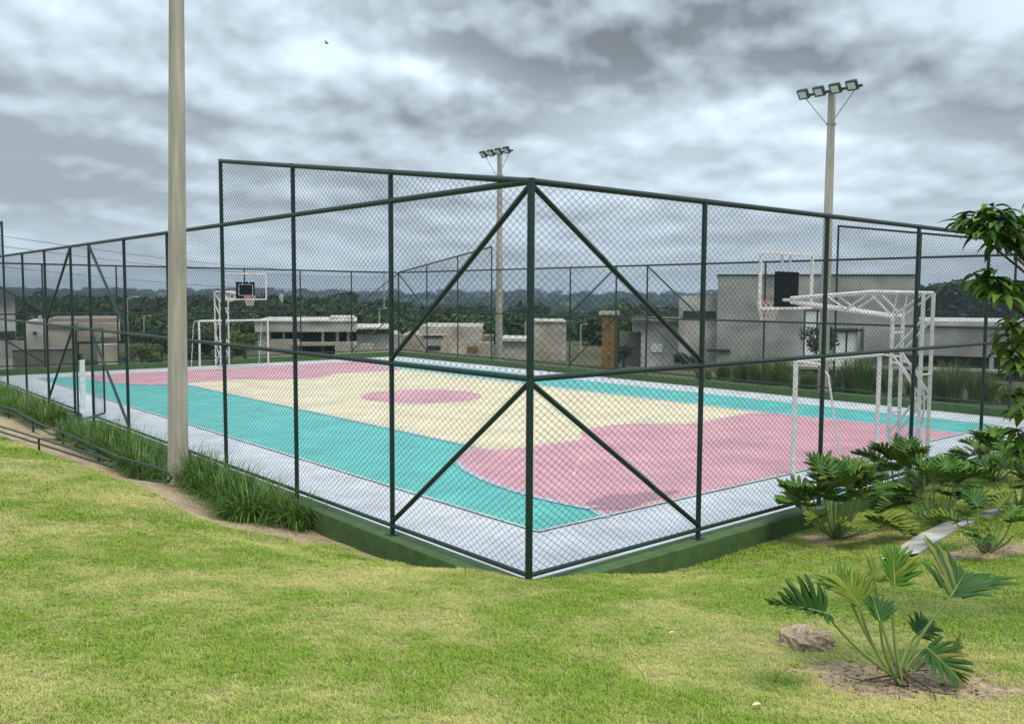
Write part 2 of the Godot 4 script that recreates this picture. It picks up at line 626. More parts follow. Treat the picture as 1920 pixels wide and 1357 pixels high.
func make_ground() -> void:
	var xs := axis_steps(-7.5, 6.5, 0.11, 2600.0)
	var zs := axis_steps(-22.0, 7.0, 0.13, 2600.0)
	var v := PackedVector3Array()
	var c := PackedColorArray()
	var idx := PackedInt32Array()
	var nx := xs.size()
	for z in zs:
		for x in xs:
			v.append(Vector3(x, height(x, z), z))
			var d := Vector2(x - CAM.x, z - CAM.z).length()
			var col: Color
			if d < 45.0 and x < 20.5:
				var t := dryness(x, z)
				var g := Color(0.18, 0.26, 0.04).lerp(Color(0.46, 0.42, 0.16), t)
				var s := soil(x, z)
				var so := Color(0.62, 0.50, 0.33).lerp(Color(0.45, 0.34, 0.21), clampf(0.5 + nz.get_noise_2d(x * 150.0, z * 150.0) * 1.2, 0, 1))
				col = g.lerp(so, s)
			else:
				var t := clampf(0.5 + nz.get_noise_2d(x * 5.0, z * 5.0) * 1.4, 0, 1)
				col = Color(0.075, 0.10, 0.035).lerp(Color(0.19, 0.16, 0.10), t * 0.7)
				if d > 90.0:
					col = Color(0.035, 0.055, 0.028).lerp(Color(0.07, 0.085, 0.04), t)
			c.append(col)
	for j in zs.size() - 1:
		for i in nx - 1:
			var a := j * nx + i
			idx.append(a); idx.append(a + 1); idx.append(a + nx + 1)
			idx.append(a); idx.append(a + nx + 1); idx.append(a + nx)
	var n := PackedVector3Array()
	n.resize(v.size())
	for k in range(0, idx.size(), 3):
		var g := (v[idx[k + 2]] - v[idx[k]]).cross(v[idx[k + 1]] - v[idx[k]])
		if g.y < 0.0:
			var s := idx[k + 1]; idx[k + 1] = idx[k + 2]; idx[k + 2] = s
			g = -g
		n[idx[k]] += g; n[idx[k + 1]] += g; n[idx[k + 2]] += g
	for k in n.size(): n[k] = n[k].normalized()
	var arr := []
	arr.resize(Mesh.ARRAY_MAX)
	arr[Mesh.ARRAY_VERTEX] = v
	arr[Mesh.ARRAY_NORMAL] = n
	arr[Mesh.ARRAY_COLOR] = c
	arr[Mesh.ARRAY_INDEX] = idx
	var am := ArrayMesh.new()
	am.add_surface_from_arrays(Mesh.PRIMITIVE_TRIANGLES, arr)
	am.surface_set_material(0, M.ground)
	var o := MeshInstance3D.new()
	o.name = "ground"
	o.mesh = am
	add_child(o)
	o.set_meta("kind", "structure")

# ---------------------------------------------------------------- court
func sheet(pts: PackedVector2Array, y: float) -> MB:
	var mb := MB.new()
	var t := Geometry2D.triangulate_polygon(pts)
	for k in range(0, t.size(), 3):
		var a := pts[t[k]]; var b := pts[t[k + 1]]; var d := pts[t[k + 2]]
		mb.tri(Vector3(a.x, y, a.y), Vector3(b.x, y, b.y), Vector3(d.x, y, d.y), Vector3.UP, Vector3.UP, Vector3.UP)
	return mb

func band(pts: PackedVector2Array, wd: float, y: float) -> MB:
	var mb := MB.new()
	for k in pts.size() - 1:
		var d := (pts[k + 1] - pts[k]).normalized()
		var s := Vector2(-d.y, d.x) * wd * 0.5
		var a := pts[k] - d * wd * 0.1
		var b := pts[k + 1] + d * wd * 0.1
		mb.quad(Vector3(a.x + s.x, y, a.y + s.y), Vector3(b.x + s.x, y, b.y + s.y), Vector3(b.x - s.x, y, b.y - s.y), Vector3(a.x - s.x, y, a.y - s.y), Vector3.UP)
	return mb

func flip(pts: PackedVector2Array) -> PackedVector2Array:
	var o := PackedVector2Array()
	for p in pts: o.append(Vector2(p.x, -L - p.y))
	return o

func make_court() -> void:
	var mb := MB.new()
	mb.box(Transform3D(Basis(), Vector3(W / 2, FL - 0.15, -L / 2)), Vector3(W - 0.16, 0.3, L - 0.16))
	var court := struct("court_floor", mb, M.base)
	var y := FL + 0.004
	var x0 := 2.0
	var x1 := 17.3
	var teal := PackedVector2Array([Vector2(x0, -2.05), Vector2(x1, -2.05), Vector2(x1, -29.3), Vector2(x0, -29.3)])
	part("teal_paint", sheet(teal, y), M.teal, court)
	var yellow := PackedVector2Array([Vector2(5.42, -6.5), Vector2(14.72, -6.5), Vector2(14.72, -L + 6.5), Vector2(5.42, -L + 6.5)])
	part("yellow_paint", sheet(yellow, y + 0.004), M.yellow, court)
	# pink end zones: an arc on each side, a straight front with the free throw circle bulging out
	var left := PackedVector2Array()
	for k in 15:
		var t := deg_to_rad(lerpf(-14.0, 34.5, k / 14.0))
		left.append(Vector2(9.53 - 6.2 * cos(t), -3.6 - 6.2 * sin(t)))
	var pink := PackedVector2Array()
	pink.append(Vector2(3.32, -2.05))
	for k in range(1, 15): pink.append(left[k])
	pink.append(Vector2(5.3, -7.75)); pink.append(Vector2(5.46, -7.2)); pink.append(Vector2(5.8, -7.03))
	for k in 21:
		var t := deg_to_rad(lerpf(27.0, 153.0, k / 20.0))
		pink.append(Vector2(9.6 - 1.95 * cos(t), -6.1 - 1.95 * sin(t)))
	for q in [[14.35, -7.2], [14.72, -6.75], [14.82, -5.7], [14.95, -5.1], [15.05, -4.0], [15.1, -3.3], [15.05, -2.05]]:
		pink.append(Vector2(q[0], q[1]))
	var lft := PackedVector2Array([Vector2(3.25, -2.0)])
	for k in range(1, 15): lft.append(left[k])
	lft.append(Vector2(4.95, -7.4)); lft.append(Vector2(5.38, -8.0)); lft.append(Vector2(5.38, -L / 2))
	var rgt := PackedVector2Array([Vector2(15.15, -2.05), Vector2(15.2, -3.3), Vector2(15.14, -4.0), Vector2(15.04, -5.1), Vector2(14.92, -5.7), Vector2(14.82, -6.75), Vector2(14.8, -8.0), Vector2(14.8, -L / 2)])
	for e in 2:
		var s := func(p: PackedVector2Array) -> PackedVector2Array: return p if e == 0 else flip(p)
		part("pink_paint", sheet(s.call(pink), y + 0.008), M.pink, court)
		part("boundary_line", band(s.call(lft), 0.13, y + 0.012), M.line, court)
		part("boundary_line", band(s.call(rgt), 0.2, y + 0.012), M.line, court)
	var ring := PackedVector2Array()
	for k in 40: ring.append(Vector2(9.75 + 1.85 * cos(TAU * k / 40), -L / 2 - 0.25 + 1.85 * sin(TAU * k / 40)))
	part("centre_circle", sheet(ring, y + 0.012), M.pink, court)
	var edge := PackedVector2Array([Vector2(x0, -2.05), Vector2(x1, -2.05), Vector2(x1, -29.3), Vector2(x0, -29.3), Vector2(x0, -2.05)])
	var pale := mat(lin(0.58, 0.70, 0.66), 0.5, M.g1, 0.5)
	part("court_border_line", band(edge, 0.06, y + 0.016), pale, court)
	# damp dark stain in the corner of the near pink zone
	var st := PackedVector2Array()
	var c0 := on_level(1180, 938, FL)
	for k in 26:
		var t := TAU * k / 26.0
		var r := 1.0 + 0.22 * sin(3.0 * t + 1.0) + 0.12 * sin(7.0 * t)
		st.append(Vector2(c0.x + 0.85 * r * cos(t), c0.z + 0.34 * r * sin(t)))
	part("damp_stain", sheet(st, y + 0.012), M.stain, court)
	# worn cream arc
	var arc := PackedVector2Array()
	for k in 8:
		var q := on_level(lerpf(1077, 1094, pow(k / 7.0, 2.0)), lerpf(893, 856, k / 7.0), FL)
		arc.append(Vector2(q.x, q.z))
	part("worn_line", band(arc, 0.022, y + 0.012), M.yellow, court)

func make_walls() -> void:
	var lab := {
		"near_long": "low green painted wall under the fence with the open gate, grass clumps at its foot",
		"near_short": "low green painted wall under the fence behind the big leafy plants",
		"far_long": "low green painted wall with tall weeds growing behind it",
		"far_short": "low green painted wall behind the far goal"}
	var h := 0.95
	var cy := WT - h / 2
	for k in ["near_long", "near_short", "far_long", "far_short"]:
		var t := thing("low_wall", Vector3.ZERO, lab[k], "wall")
		var runs := []
		match k:
			"near_long": runs = [[Vector3(0, cy, 0.14), Vector3(0, cy, -14.95)], [Vector3(0, cy, -16.4), Vector3(0, cy, -L - 0.14)]]
			"near_short": runs = [[Vector3(0.143, cy, 0), Vector3(W - 0.143, cy, 0)]]
			"far_long": runs = [[Vector3(W, cy, 0.14), Vector3(W, cy, -L - 0.14)]]
			"far_short": runs = [[Vector3(0.143, cy, -L), Vector3(W - 0.143, cy, -L)]]
		for r in runs:
			var mb := MB.new()
			mb.bar(r[0], r[1], 0.28, h, 0.012)
			part("wall_body", mb, M.wall, t)

# ---------------------------------------------------------------- fences
func wires(o: Vector3, dir: Vector3, len: float, y0: float, ya: float, yb: float) -> MB:
	# two sets of straight diagonal wires woven at two depths, cut to the bay's outline (its top runs from ya to yb)
	var mb := MB.new()
	var p := 0.104
	var kx := 1.36          # the mesh is stretched sideways
	var hmax := maxf(ya, yb) - y0
	var nrm := dir.cross(Vector3.UP)
	var r := 0.0024
	for s: float in [1.0, -1.0]:
		var k0 := -hmax * kx if s > 0 else 0.0
		var k1 := len if s > 0 else len + hmax * kx
		var u0 := ceilf(k0 / p) * p
		u0 += rng.randf_range(-0.02, 0.02)
		while u0 < k1:
			# line: u = u0 + s*t, y = t
			var t0 := 0.0
			var t1 := hmax
			if s > 0:
				t0 = maxf(t0, -u0 / kx); t1 = minf(t1, (len - u0) / kx)
			else:
				t0 = maxf(t0, (u0 - len) / kx); t1 = minf(t1, u0 / kx)
			# under the sloping top: t <= (ya-y0) + (yb-ya)/len*(u0+s t)
			var m := (yb - ya) / len
			var lim := ((ya - y0) + m * u0) / (1.0 - m * s * kx)
			t1 = minf(t1, lim)
			if t1 - t0 > 0.02:
				var a := o + dir * (u0 + s * kx * t0) + Vector3.UP * (y0 + t0) + nrm * 0.002 * s
				var b := o + dir * (u0 + s * kx * t1) + Vector3.UP * (y0 + t1) + nrm * 0.002 * s
				var j := dir * rng.randf_range(-0.0025, 0.0025)
				mb.tube(a + j, b + j + dir * rng.randf_range(-0.003, 0.003), r, r, 4, false)
			u0 += p
	return mb

func fence(label: String, o: Vector3, dir: Vector3, marks: Array, tops: Array, gate: int, braces: Array, ends: bool) -> Node3D:
	# marks: distances of the posts; tops: their heights; gate: index of the gate bay or -1; braces: [bay, from upper post 0/1]
	var t := thing("chain_link_fence", o, label, "fence", "fences round the sports court")
	var n := marks.size()
	for k in n:
		if not ends and (k == 0 or k == n - 1):
			continue
		var b: Vector3 = o + dir * marks[k]
		var mb := MB.new()
		var r := 0.037 if (k == 0 or k == n - 1) else 0.031
		mb.tube(b + Vector3(0, WT, 0), b + Vector3(0, tops[k] + 0.03, 0), r, r, 10)
		part("post", mb, M.post, t)
		if gate < 0 or (k != gate and k != gate + 1):
			var pl := MB.new()
			pl.box(Transform3D(Basis(), b + Vector3(0, WT + 0.005, 0)), Vector3(0.13, 0.01, 0.13), 0.002)
			part("base_plate", pl, M.post, t)
	var a0: Vector3 = o + dir * marks[0]
	var a1: Vector3 = o + dir * marks[n - 1]
	var top := MB.new()
	top.tube(a0 + Vector3(0, HT, 0), a1 + Vector3(0, HT, 0), 0.034, 0.034, 10)
	part("top_rail", top, M.post, t)
	var mid := MB.new()
	mid.tube(a0 + Vector3(0, HM, 0), a1 + Vector3(0, HM, 0), 0.031, 0.031, 10)
	part("middle_rail", mid, M.post, t)
	for k in n - 1:
		var p0: Vector3 = o + dir * marks[k]
		var len: float = marks[k + 1] - marks[k]
		var p1 := p0 + dir * len
		if k != gate:
			var bt := MB.new()
			bt.tube(p0, p1, 0.026, 0.026, 8)
			part("bottom_rail", bt, M.post, t)
			part("chain_link_mesh", wires(p0, dir, len, 0.0, tops[k], tops[k + 1]), M.wire, t, "stuff")
		else:
			part("chain_link_mesh", wires(p0, dir, len, HM, tops[k], tops[k + 1]), M.wire, t, "stuff")
		if tops[k] > HT + 0.01 or tops[k + 1] > HT + 0.01:
			if not (k + 1 < n and absf(tops[k] - tops[k + 1]) > 0.6):
				var sl := MB.new()
				sl.tube(p0 + Vector3(0, tops[k], 0), p1 + Vector3(0, tops[k + 1], 0), 0.034, 0.034, 10)
				part("raised_rail", sl, M.post, t)
	for b in braces:
		var k: int = b[0]
		var hi: Vector3 = o + dir * marks[k + b[1]]
		var lo: Vector3 = o + dir * marks[k + 1 - b[1]]
		for e in 2:
			var mb := MB.new()
			var ya := HT - 0.03 if e == 0 else HM - 0.03
			var yb := HM + 0.05 if e == 0 else 0.05
			mb.tube(hi + Vector3(0, ya, 0), lo + Vector3(0, yb, 0), 0.029, 0.029, 10)
			part("brace", mb, M.post, t)
	return t

func make_fences() -> void:
	var marks := []
	var tops := []
	for k in 7: marks.append(BAY * k)
	var gw := L - 12.0 * BAY
	for k in 7: marks.append(6.0 * BAY + gw + BAY * k)
	for k in 14:
		var h := HT
		if k <= 3: h = lerpf(HT, HR, k / 3.0)
		if k >= 10: h = lerpf(HR, HT, (k - 10) / 3.0)
		tops.append(h)
	var br := [[0, 0], [5, 1], [7, 0], [12, 1]]
	# where the raised part ends the mesh drops back to the top rail, so those bays carry their own height
	long_fence("green chain-link fence whose gate stands open above the grass clumps", Vector3(0, 0, 0), marks, tops, br)
	long_fence("green chain-link fence in front of the grey houses, closed gate half way along", Vector3(W, 0, 0), marks, tops, br)
	var sm := []
	var st := []
	for k in 8:
		sm.append(SBAY * k)
		st.append(HT)
	fence("green chain-link fence behind the near goal, leafy plants at its foot", Vector3(0, 0, 0), Vector3.RIGHT, sm, st, -1, [[0, 0], [6, 1]], false)
	fence("green chain-link fence behind the far goal", Vector3(0, 0, -L), Vector3.RIGHT, sm, st, -1, [[0, 0], [6, 1]], false)
	# gates
	for e in 2:
		var x := 0.0 if e == 0 else W
		var z0 := -6.0 * BAY
		var z1 := z0 - gw
		var hinge := Vector3(x + 0.05, 0, z1 + 0.06)
		var t := thing("gate_leaf", hinge, "green tubular gate leaf swung open into the court with a white panel" if e == 0 else "closed green tubular gate leaf in the fence before the grey houses", "gate")
		# swung open: its free edge was found from its bottom corner on the court floor
		var free := on_level(243, 760, FL + 0.06)
		var d := (Vector3(free.x, 0, free.z) - Vector3(hinge.x, 0, hinge.z))
		d = d.normalized() if e == 0 else Vector3(0, 0, 1)
		var wd := gw - 0.12
		var a := hinge
		var b := hinge + d * wd
		var yb := FL + 0.06
		var yt := HM - 0.08
		for q in [[a, yb, a, yt, "stile"], [b, yb, b, yt, "stile"], [a, yb, b, yb, "rail"], [a, yt, b, yt, "rail"]]:
			var mb := MB.new()
			var p0 := Vector3(q[0].x, q[1], q[0].z)
			var p1 := Vector3(q[2].x, q[3], q[2].z)
			if q[4] == "rail":
				p0 += d * 0.025
				p1 -= d * 0.025
			mb.tube(p0, p1, 0.025, 0.025, 8)
			part(q[4], mb, M.post, t)
		part("chain_link_mesh", wires(Vector3(a.x, 0, a.z), d, wd, yb, yt, yt), M.wire, t, "stuff")
		if e == 0:
			var wp := MB.new()
			var c := a + d * 0.19
			wp.box(Transform3D(Basis(d, Vector3.UP, d.cross(Vector3.UP)), Vector3(c.x, 0.5, c.z) + d.cross(Vector3.UP) * 0.035), Vector3(0.25, 1.35, 0.02), 0.004)
			part("white_panel", wp, M.white, t)
			var lk := MB.new()
			lk.box(Transform3D(Basis(d, Vector3.UP, d.cross(Vector3.UP)), Vector3(c.x, 1.25, c.z)), Vector3(0.14, 0.16, 0.07), 0.01)
			part("lock_box", lk, M.post, t)
		var bl := MB.new()
		bl.path([a + Vector3(0, yb + 0.35, 0) - d * 0.02, a + d * 0.16 + Vector3(0, yb + 0.35, 0), a + d * 0.16 + Vector3(0, yb + 0.02, 0)], [0.012], 6)
		part("drop_bolt", bl, M.post, t)

func long_fence(label: String, o: Vector3, marks: Array, tops: Array, br: Array) -> void:
	# the raised ends stop dead at posts 3 and 10: the bays between them have the plain height
	var t := thing("chain_link_fence", o, label, "fence", "fences round the sports court")
	var dir := Vector3(0, 0, -1)
	var n := marks.size()
	for k in n:
		var b: Vector3 = o + dir * marks[k]
		var mb := MB.new()
		var r := 0.038 if (k == 0 or k == n - 1) else 0.031
		var foot := FL if (k == 6 or k == 7) else WT
		mb.tube(b + Vector3(0, foot, 0), b + Vector3(0, tops[k] + 0.03, 0), r, r, 10)
		part("post", mb, M.post, t)
		if k != 6 and k != 7:
			var pl := MB.new()
			pl.box(Transform3D(Basis(), b + Vector3(0, WT + 0.005, 0)), Vector3(0.13, 0.01, 0.13), 0.002)
			part("base_plate", pl, M.post, t)
	var e0: Vector3 = o
	var e1: Vector3 = o + dir * L
	for q in [["top_rail", HT, 0.034], ["middle_rail", HM, 0.031]]:
		var mb := MB.new()
		mb.tube(e0 + Vector3(0, q[1], 0), e1 + Vector3(0, q[1], 0), q[2], q[2], 10)
		part(q[0], mb, M.post, t)
	for q in [[0, 3], [10, 13]]:
		var mb := MB.new()
		mb.tube(o + dir * marks[q[0]] + Vector3(0, tops[q[0]], 0), o + dir * marks[q[1]] + Vector3(0, tops[q[1]], 0), 0.034, 0.034, 10)
		part("raised_rail", mb, M.post, t)
	for k in n - 1:
		var p0: Vector3 = o + dir * marks[k]
		var len: float = marks[k + 1] - marks[k]
		var raised := k < 3 or k >= 10
		var ya: float = tops[k] if raised else HT
		var yb: float = tops[k + 1] if raised else HT
		if k != 6:
			var bt := MB.new()
			bt.tube(p0, p0 + dir * len, 0.026, 0.026, 8)
			part("bottom_rail", bt, M.post, t)
		part("chain_link_mesh", wires(p0, dir, len, HM if k == 6 else 0.0, ya, yb), M.wire, t, "stuff")
	for b in br:
		var k: int = b[0]
		var hi: Vector3 = o + dir * marks[k + b[1]]
		var lo: Vector3 = o + dir * marks[k + 1 - b[1]]
		for e in 2:
			var mb := MB.new()
			mb.tube(hi + Vector3(0, HT - 0.03 if e == 0 else HM - 0.03, 0), lo + Vector3(0, HM + 0.05 if e == 0 else 0.05, 0), 0.029, 0.029, 10)
			part("brace", mb, M.post, t)

# ---------------------------------------------------------------- floodlight poles
func make_light_poles() -> void:
	var spots := [
		[Vector3(-0.66, -0.3, -7.85), 1.0, "tall tapered concrete floodlight pole rising from the grass clumps beside the sandy path"],
		[Vector3(19.75, -0.45, -8.2), -1.0, "tall concrete floodlight pole outside the fence by the grey house"],
		[Vector3(19.75, -0.45, -24.2), -1.0, "tall concrete floodlight pole outside the fence near the back corner of the court"],
	]
	for s in spots:
		var b: Vector3 = s[0]
		b.y = height(b.x, b.z) - 0.02
		var t := thing("floodlight_pole", b, s[2], "light pole", "floodlight poles round the court")
		var top := b.y + 9.6 if b.x > 0 else b.y + 9.35
		var inw: float = s[1]
		var mb := MB.new()
		# tapered square shaft with chamfered corners
		var n := 8
		var r0 := 0.138
		var r1 := 0.088
		var ch := 0.22
		var ring := []
		for e in 2:
			var r := r0 if e == 0 else r1
			var y := b.y - 0.2 if e == 0 else top
			var lean := rt * (0.2 if b.x < 0 and e == 1 else 0.0)
			var pts := []
			for q in [[1, 1 - ch], [1 - ch, 1], [-1 + ch, 1], [-1, 1 - ch], [-1, -1 + ch], [-1 + ch, -1], [1 - ch, -1], [1, -1 + ch]]:
				pts.append(Vector3(b.x + q[0] * r * 0.96, y, b.z + q[1] * r) + lean)
			ring.append(pts)
		for i in n:
			var j := (i + 1) % n
			var mdir: Vector3 = ((ring[0][i] + ring[0][j]) * 0.5 - Vector3(b.x, b.y - 0.2, b.z)).normalized()
			mb.quad(ring[0][i], ring[0][j], ring[1][j], ring[1][i], mdir)
			mb.tri(ring[1][i], ring[1][j], Vector3(b.x, top, b.z), Vector3.UP, Vector3.UP, Vector3.UP)
		part("shaft", mb, M.concrete, t)
		var arm_y := top - 0.06
		var x := b.x + inw * 0.13
		var arm := MB.new()
		arm.box(Transform3D(Basis(), Vector3(x, arm_y, b.z)), Vector3(0.07, 0.07, 2.1), 0.008)
		part("crossarm", arm, M.lamp, t)
		for e: float in [-1.0, 1.0]:
			var st := MB.new()
			st.tube(Vector3(x, arm_y - 0.05, b.z + e * 0.85), Vector3(x, arm_y - 0.95, b.z + e * 0.1), 0.014, 0.014, 6)
			part("strut", st, M.steel, t)
		var cl := MB.new()
		cl.box(Transform3D(Basis(), Vector3(b.x, arm_y - 0.97, b.z)), Vector3(0.225, 0.06, 0.235), 0.004)
		part("clamp_band", cl, M.steel, t)
		for k in 4:
			var z := b.z + (k - 1.5) * 0.54
			var bs := Basis(Vector3(0, 0, 1), deg_to_rad(-inw * 38.0)) * Basis()
			var c := Vector3(x + inw * 0.16, arm_y + 0.02, z)
			var xf := Transform3D(bs, c)
			var body := MB.new()
			# housing: a flat box facing the court and down
			body.box(xf, Vector3(0.10, 0.32, 0.35), 0.012)
			var hd := part("floodlight", body, M.lamp, t)
			var ln := MB.new()
			ln.box(xf * Transform3D(Basis(), Vector3(inw * 0.052, 0, 0)), Vector3(0.01, 0.21, 0.24), 0.0)
			part("lens", ln, M.lens, hd)
			for f in 5:
				var fin := MB.new()
				fin.box(xf * Transform3D(Basis(), Vector3(-inw * 0.07, 0, (f - 2) * 0.065)), Vector3(0.04, 0.27, 0.01), 0.0)
				part("cooling_fin", fin, M.lamp, hd)
			var yk := MB.new()
			yk.bar(Vector3(x, arm_y, z), c, 0.05, 0.05)
			part("bracket", yk, M.lamp, hd)

# ---------------------------------------------------------------- goals and hoops
func make_goals() -> void:
	for e in 2:
		var zz := -2.0 if e == 0 else -29.35
		var out := 1.0 if e == 0 else -1.0
		var t := thing("futsal_goal", Vector3(9.53, FL, zz), "white goal frame in front of the near basketball stand" if e == 0 else "white goal frame at the far end of the court", "goal", "goals on the court")
		var r := 0.042
		for s: float in [-1.5, 1.5]:
			var mb := MB.new()
			mb.tube(Vector3(9.53 + s, FL, zz), Vector3(9.53 + s, FL + 2.0 + r, zz), r, r, 12)
			part("post", mb, M.white, t)
			var bk := MB.new()
			bk.path([Vector3(9.53 + s, FL + 2.0, zz), Vector3(9.53 + s, FL + 1.98, zz + out * 0.45), Vector3(9.53 + s, FL + 1.8, zz + out * 0.62), Vector3(9.53 + s, FL + 0.05, zz + out * 0.95)], [0.017], 8)
			part("net_stay", bk, M.white, t)
		var cb := MB.new()
		cb.tube(Vector3(8.03, FL + 2.0, zz), Vector3(11.03, FL + 2.0, zz), r, r, 12)
		part("crossbar", cb, M.white, t)
		var bb := MB.new()
		bb.tube(Vector3(8.03, FL + 0.03, zz + out * 0.95), Vector3(11.03, FL + 0.03, zz + out * 0.95), 0.02, 0.02, 8)
		part("ground_bar", bb, M.white, t)

func make_hoops() -> void:
	for e in 2:
		var sg := 1.0 if e == 0 else -1.0
		var zb := -0.42 if e == 0 else -L + 0.42
		var t := thing("basketball_stand", Vector3(9.53, FL, zb), "white lattice basketball stand with a black centred backboard behind the near goal" if e == 0 else "white lattice basketball stand with a black centred backboard at the far goal", "basketball hoop", "basketball stands on the court")
		var f := func(x: float, y: float, z: float) -> Vector3:
			# x across, y above the floor, z towards the middle of the court from the stand's back legs
			return Vector3(9.53 + x, FL + y, zb - sg * z)
		var hw := 0.19
		var r := 0.034
		var legs := [[0.0, 3.2], [0.52, 2.78]]
		for lg in legs:
			for s: float in [-hw, hw]:
				var mb := MB.new()
				mb.tube(f.call(s, 0.0, lg[0]), f.call(s, lg[1], lg[0]), r, r, 10)
				part("leg", mb, M.white, t)
		# zigzag between front and back legs
		var zs := [0.02, 0.75, 1.45, 2.15, 2.75]
		for k in zs.size() - 1:
			for s: float in [-hw, hw]:
				var mb := MB.new()
				var a := 0.0 if k % 2 == 0 else 0.52
				mb.tube(f.call(s, zs[k], a), f.call(s, zs[k + 1], 0.52 - a), 0.022, 0.022, 8)
				part("brace", mb, M.white, t)
		for k in 4:
			var mb := MB.new()
			mb.tube(f.call(-hw, zs[k] + 0.35, 0.52 if k % 2 else 0.0), f.call(hw, zs[k] + 0.35, 0.52 if k % 2 else 0.0), 0.02, 0.02, 8)
			part("rung", mb, M.white, t)
		# curved knee braces
		for s: float in [-hw, hw]:
			var pts := []
			for q in 9:
				var a := PI * q / 8.0
				pts.append(f.call(s, 1.25 + 0.75 * cos(a), 0.5 - 0.42 * sin(a)))
			var mb := MB.new()
			mb.path(pts, [0.02], 8)
			part("curved_brace", mb, M.white, t)
		# the arm: top chords, bottom chords, web
		var reach := 2.55
		for s: float in [-hw, hw]:
			var tc := MB.new()
			tc.path([f.call(s, 3.2, 0.0), f.call(s, 3.22, 0.9), f.call(s * 0.8, 3.1, reach)], [0.034], 10)
			part("upper_chord", tc, M.white, t)
			var bc := MB.new()
			bc.path([f.call(s, 2.78, 0.52), f.call(s * 0.9, 2.88, 1.35), f.call(s * 0.8, 3.02, reach)], [0.034], 10)
			part("lower_chord", bc, M.white, t)
			for q in [[3.2, 0.0, 2.78, 0.52], [2.78, 0.52, 3.2, 0.95], [3.2, 0.95, 2.9, 1.4], [2.9, 1.4, 3.16, 1.8], [3.2, 0.45, 2.78, 0.52]]:
				var wb := MB.new()
				wb.tube(f.call(s, q[0], q[1]), f.call(s, q[2], q[3]), 0.019, 0.019, 8)
				part("web_bar", wb, M.white, t)
		# backboard: white frame, clear centre with black pad
		var zbd := reach + 0.2
		var y0 := 2.9
		var y1 := 3.95
		for q in [[-0.9, y0, 0.9, y0], [-0.9, y1, 0.9, y1], [-0.9, y0, -0.9, y1], [0.9, y0, 0.9, y1]]:
			var mb := MB.new()
			mb.bar(f.call(q[0], q[1], zbd), f.call(q[2], q[3], zbd), 0.05, 0.05, 0.005)
			part("backboard_frame", mb, M.white, t)
		var pad := MB.new()
		pad.box(Transform3D(Basis(), f.call(0.0, 3.26, zbd)), Vector3(0.80, 0.70, 0.04), 0.006)
		var pd := part("backboard", pad, M.black, t)
		for q in [[-0.295, 3.06, 0.295, 3.06], [-0.295, 3.5, 0.295, 3.5], [-0.295, 3.06, -0.295, 3.5], [0.295, 3.06, 0.295, 3.5], [-0.14, 3.5, -0.14, y1], [0.14, 3.5, 0.14, y1]]:
			var ln := MB.new()
			ln.bar(f.call(q[0], q[1], zbd + 0.025), f.call(q[2], q[3], zbd + 0.025), 0.05, 0.012)
			part("target_line", ln, M.white, pd)
		for s: float in [-hw * 0.8, hw * 0.8]:
			var st := MB.new()
			st.tube(f.call(s, 3.06, reach - 0.03), f.call(s, 3.06, zbd - 0.02), 0.03, 0.03, 8)
			part("mount", st, M.white, t)
		var rim := MB.new()
		var pts := []
		for k in 25:
			pts.append(f.call(0.225 * cos(TAU * k / 24), 3.05, zbd + 0.4 + 0.225 * sin(TAU * k / 24)))
		rim.path(pts, [0.011], 6)
		rim.tube(f.call(-0.07, 3.05, zbd + 0.02), f.call(-0.07, 3.05, zbd + 0.19), 0.01, 0.01, 6)
		rim.tube(f.call(0.07, 3.05, zbd + 0.02), f.call(0.07, 3.05, zbd + 0.19), 0.01, 0.01, 6)
		part("rim", rim, M.orange, t)
		var net := MB.new()
		for k in 12:
			for sgn: float in [-1.0, 1.0]:
				var pp := []
				for j in 5:
					var a: float = TAU * (k + sgn * j * 0.5) / 12.0
					var rr := lerpf(0.225, 0.13, j / 4.0)
					pp.append(f.call(rr * cos(a), 3.05 - j * 0.1, zbd + 0.4 + rr * sin(a)))
				net.path(pp, [0.005], 4)
		part("net", net, M.net, t, "stuff")

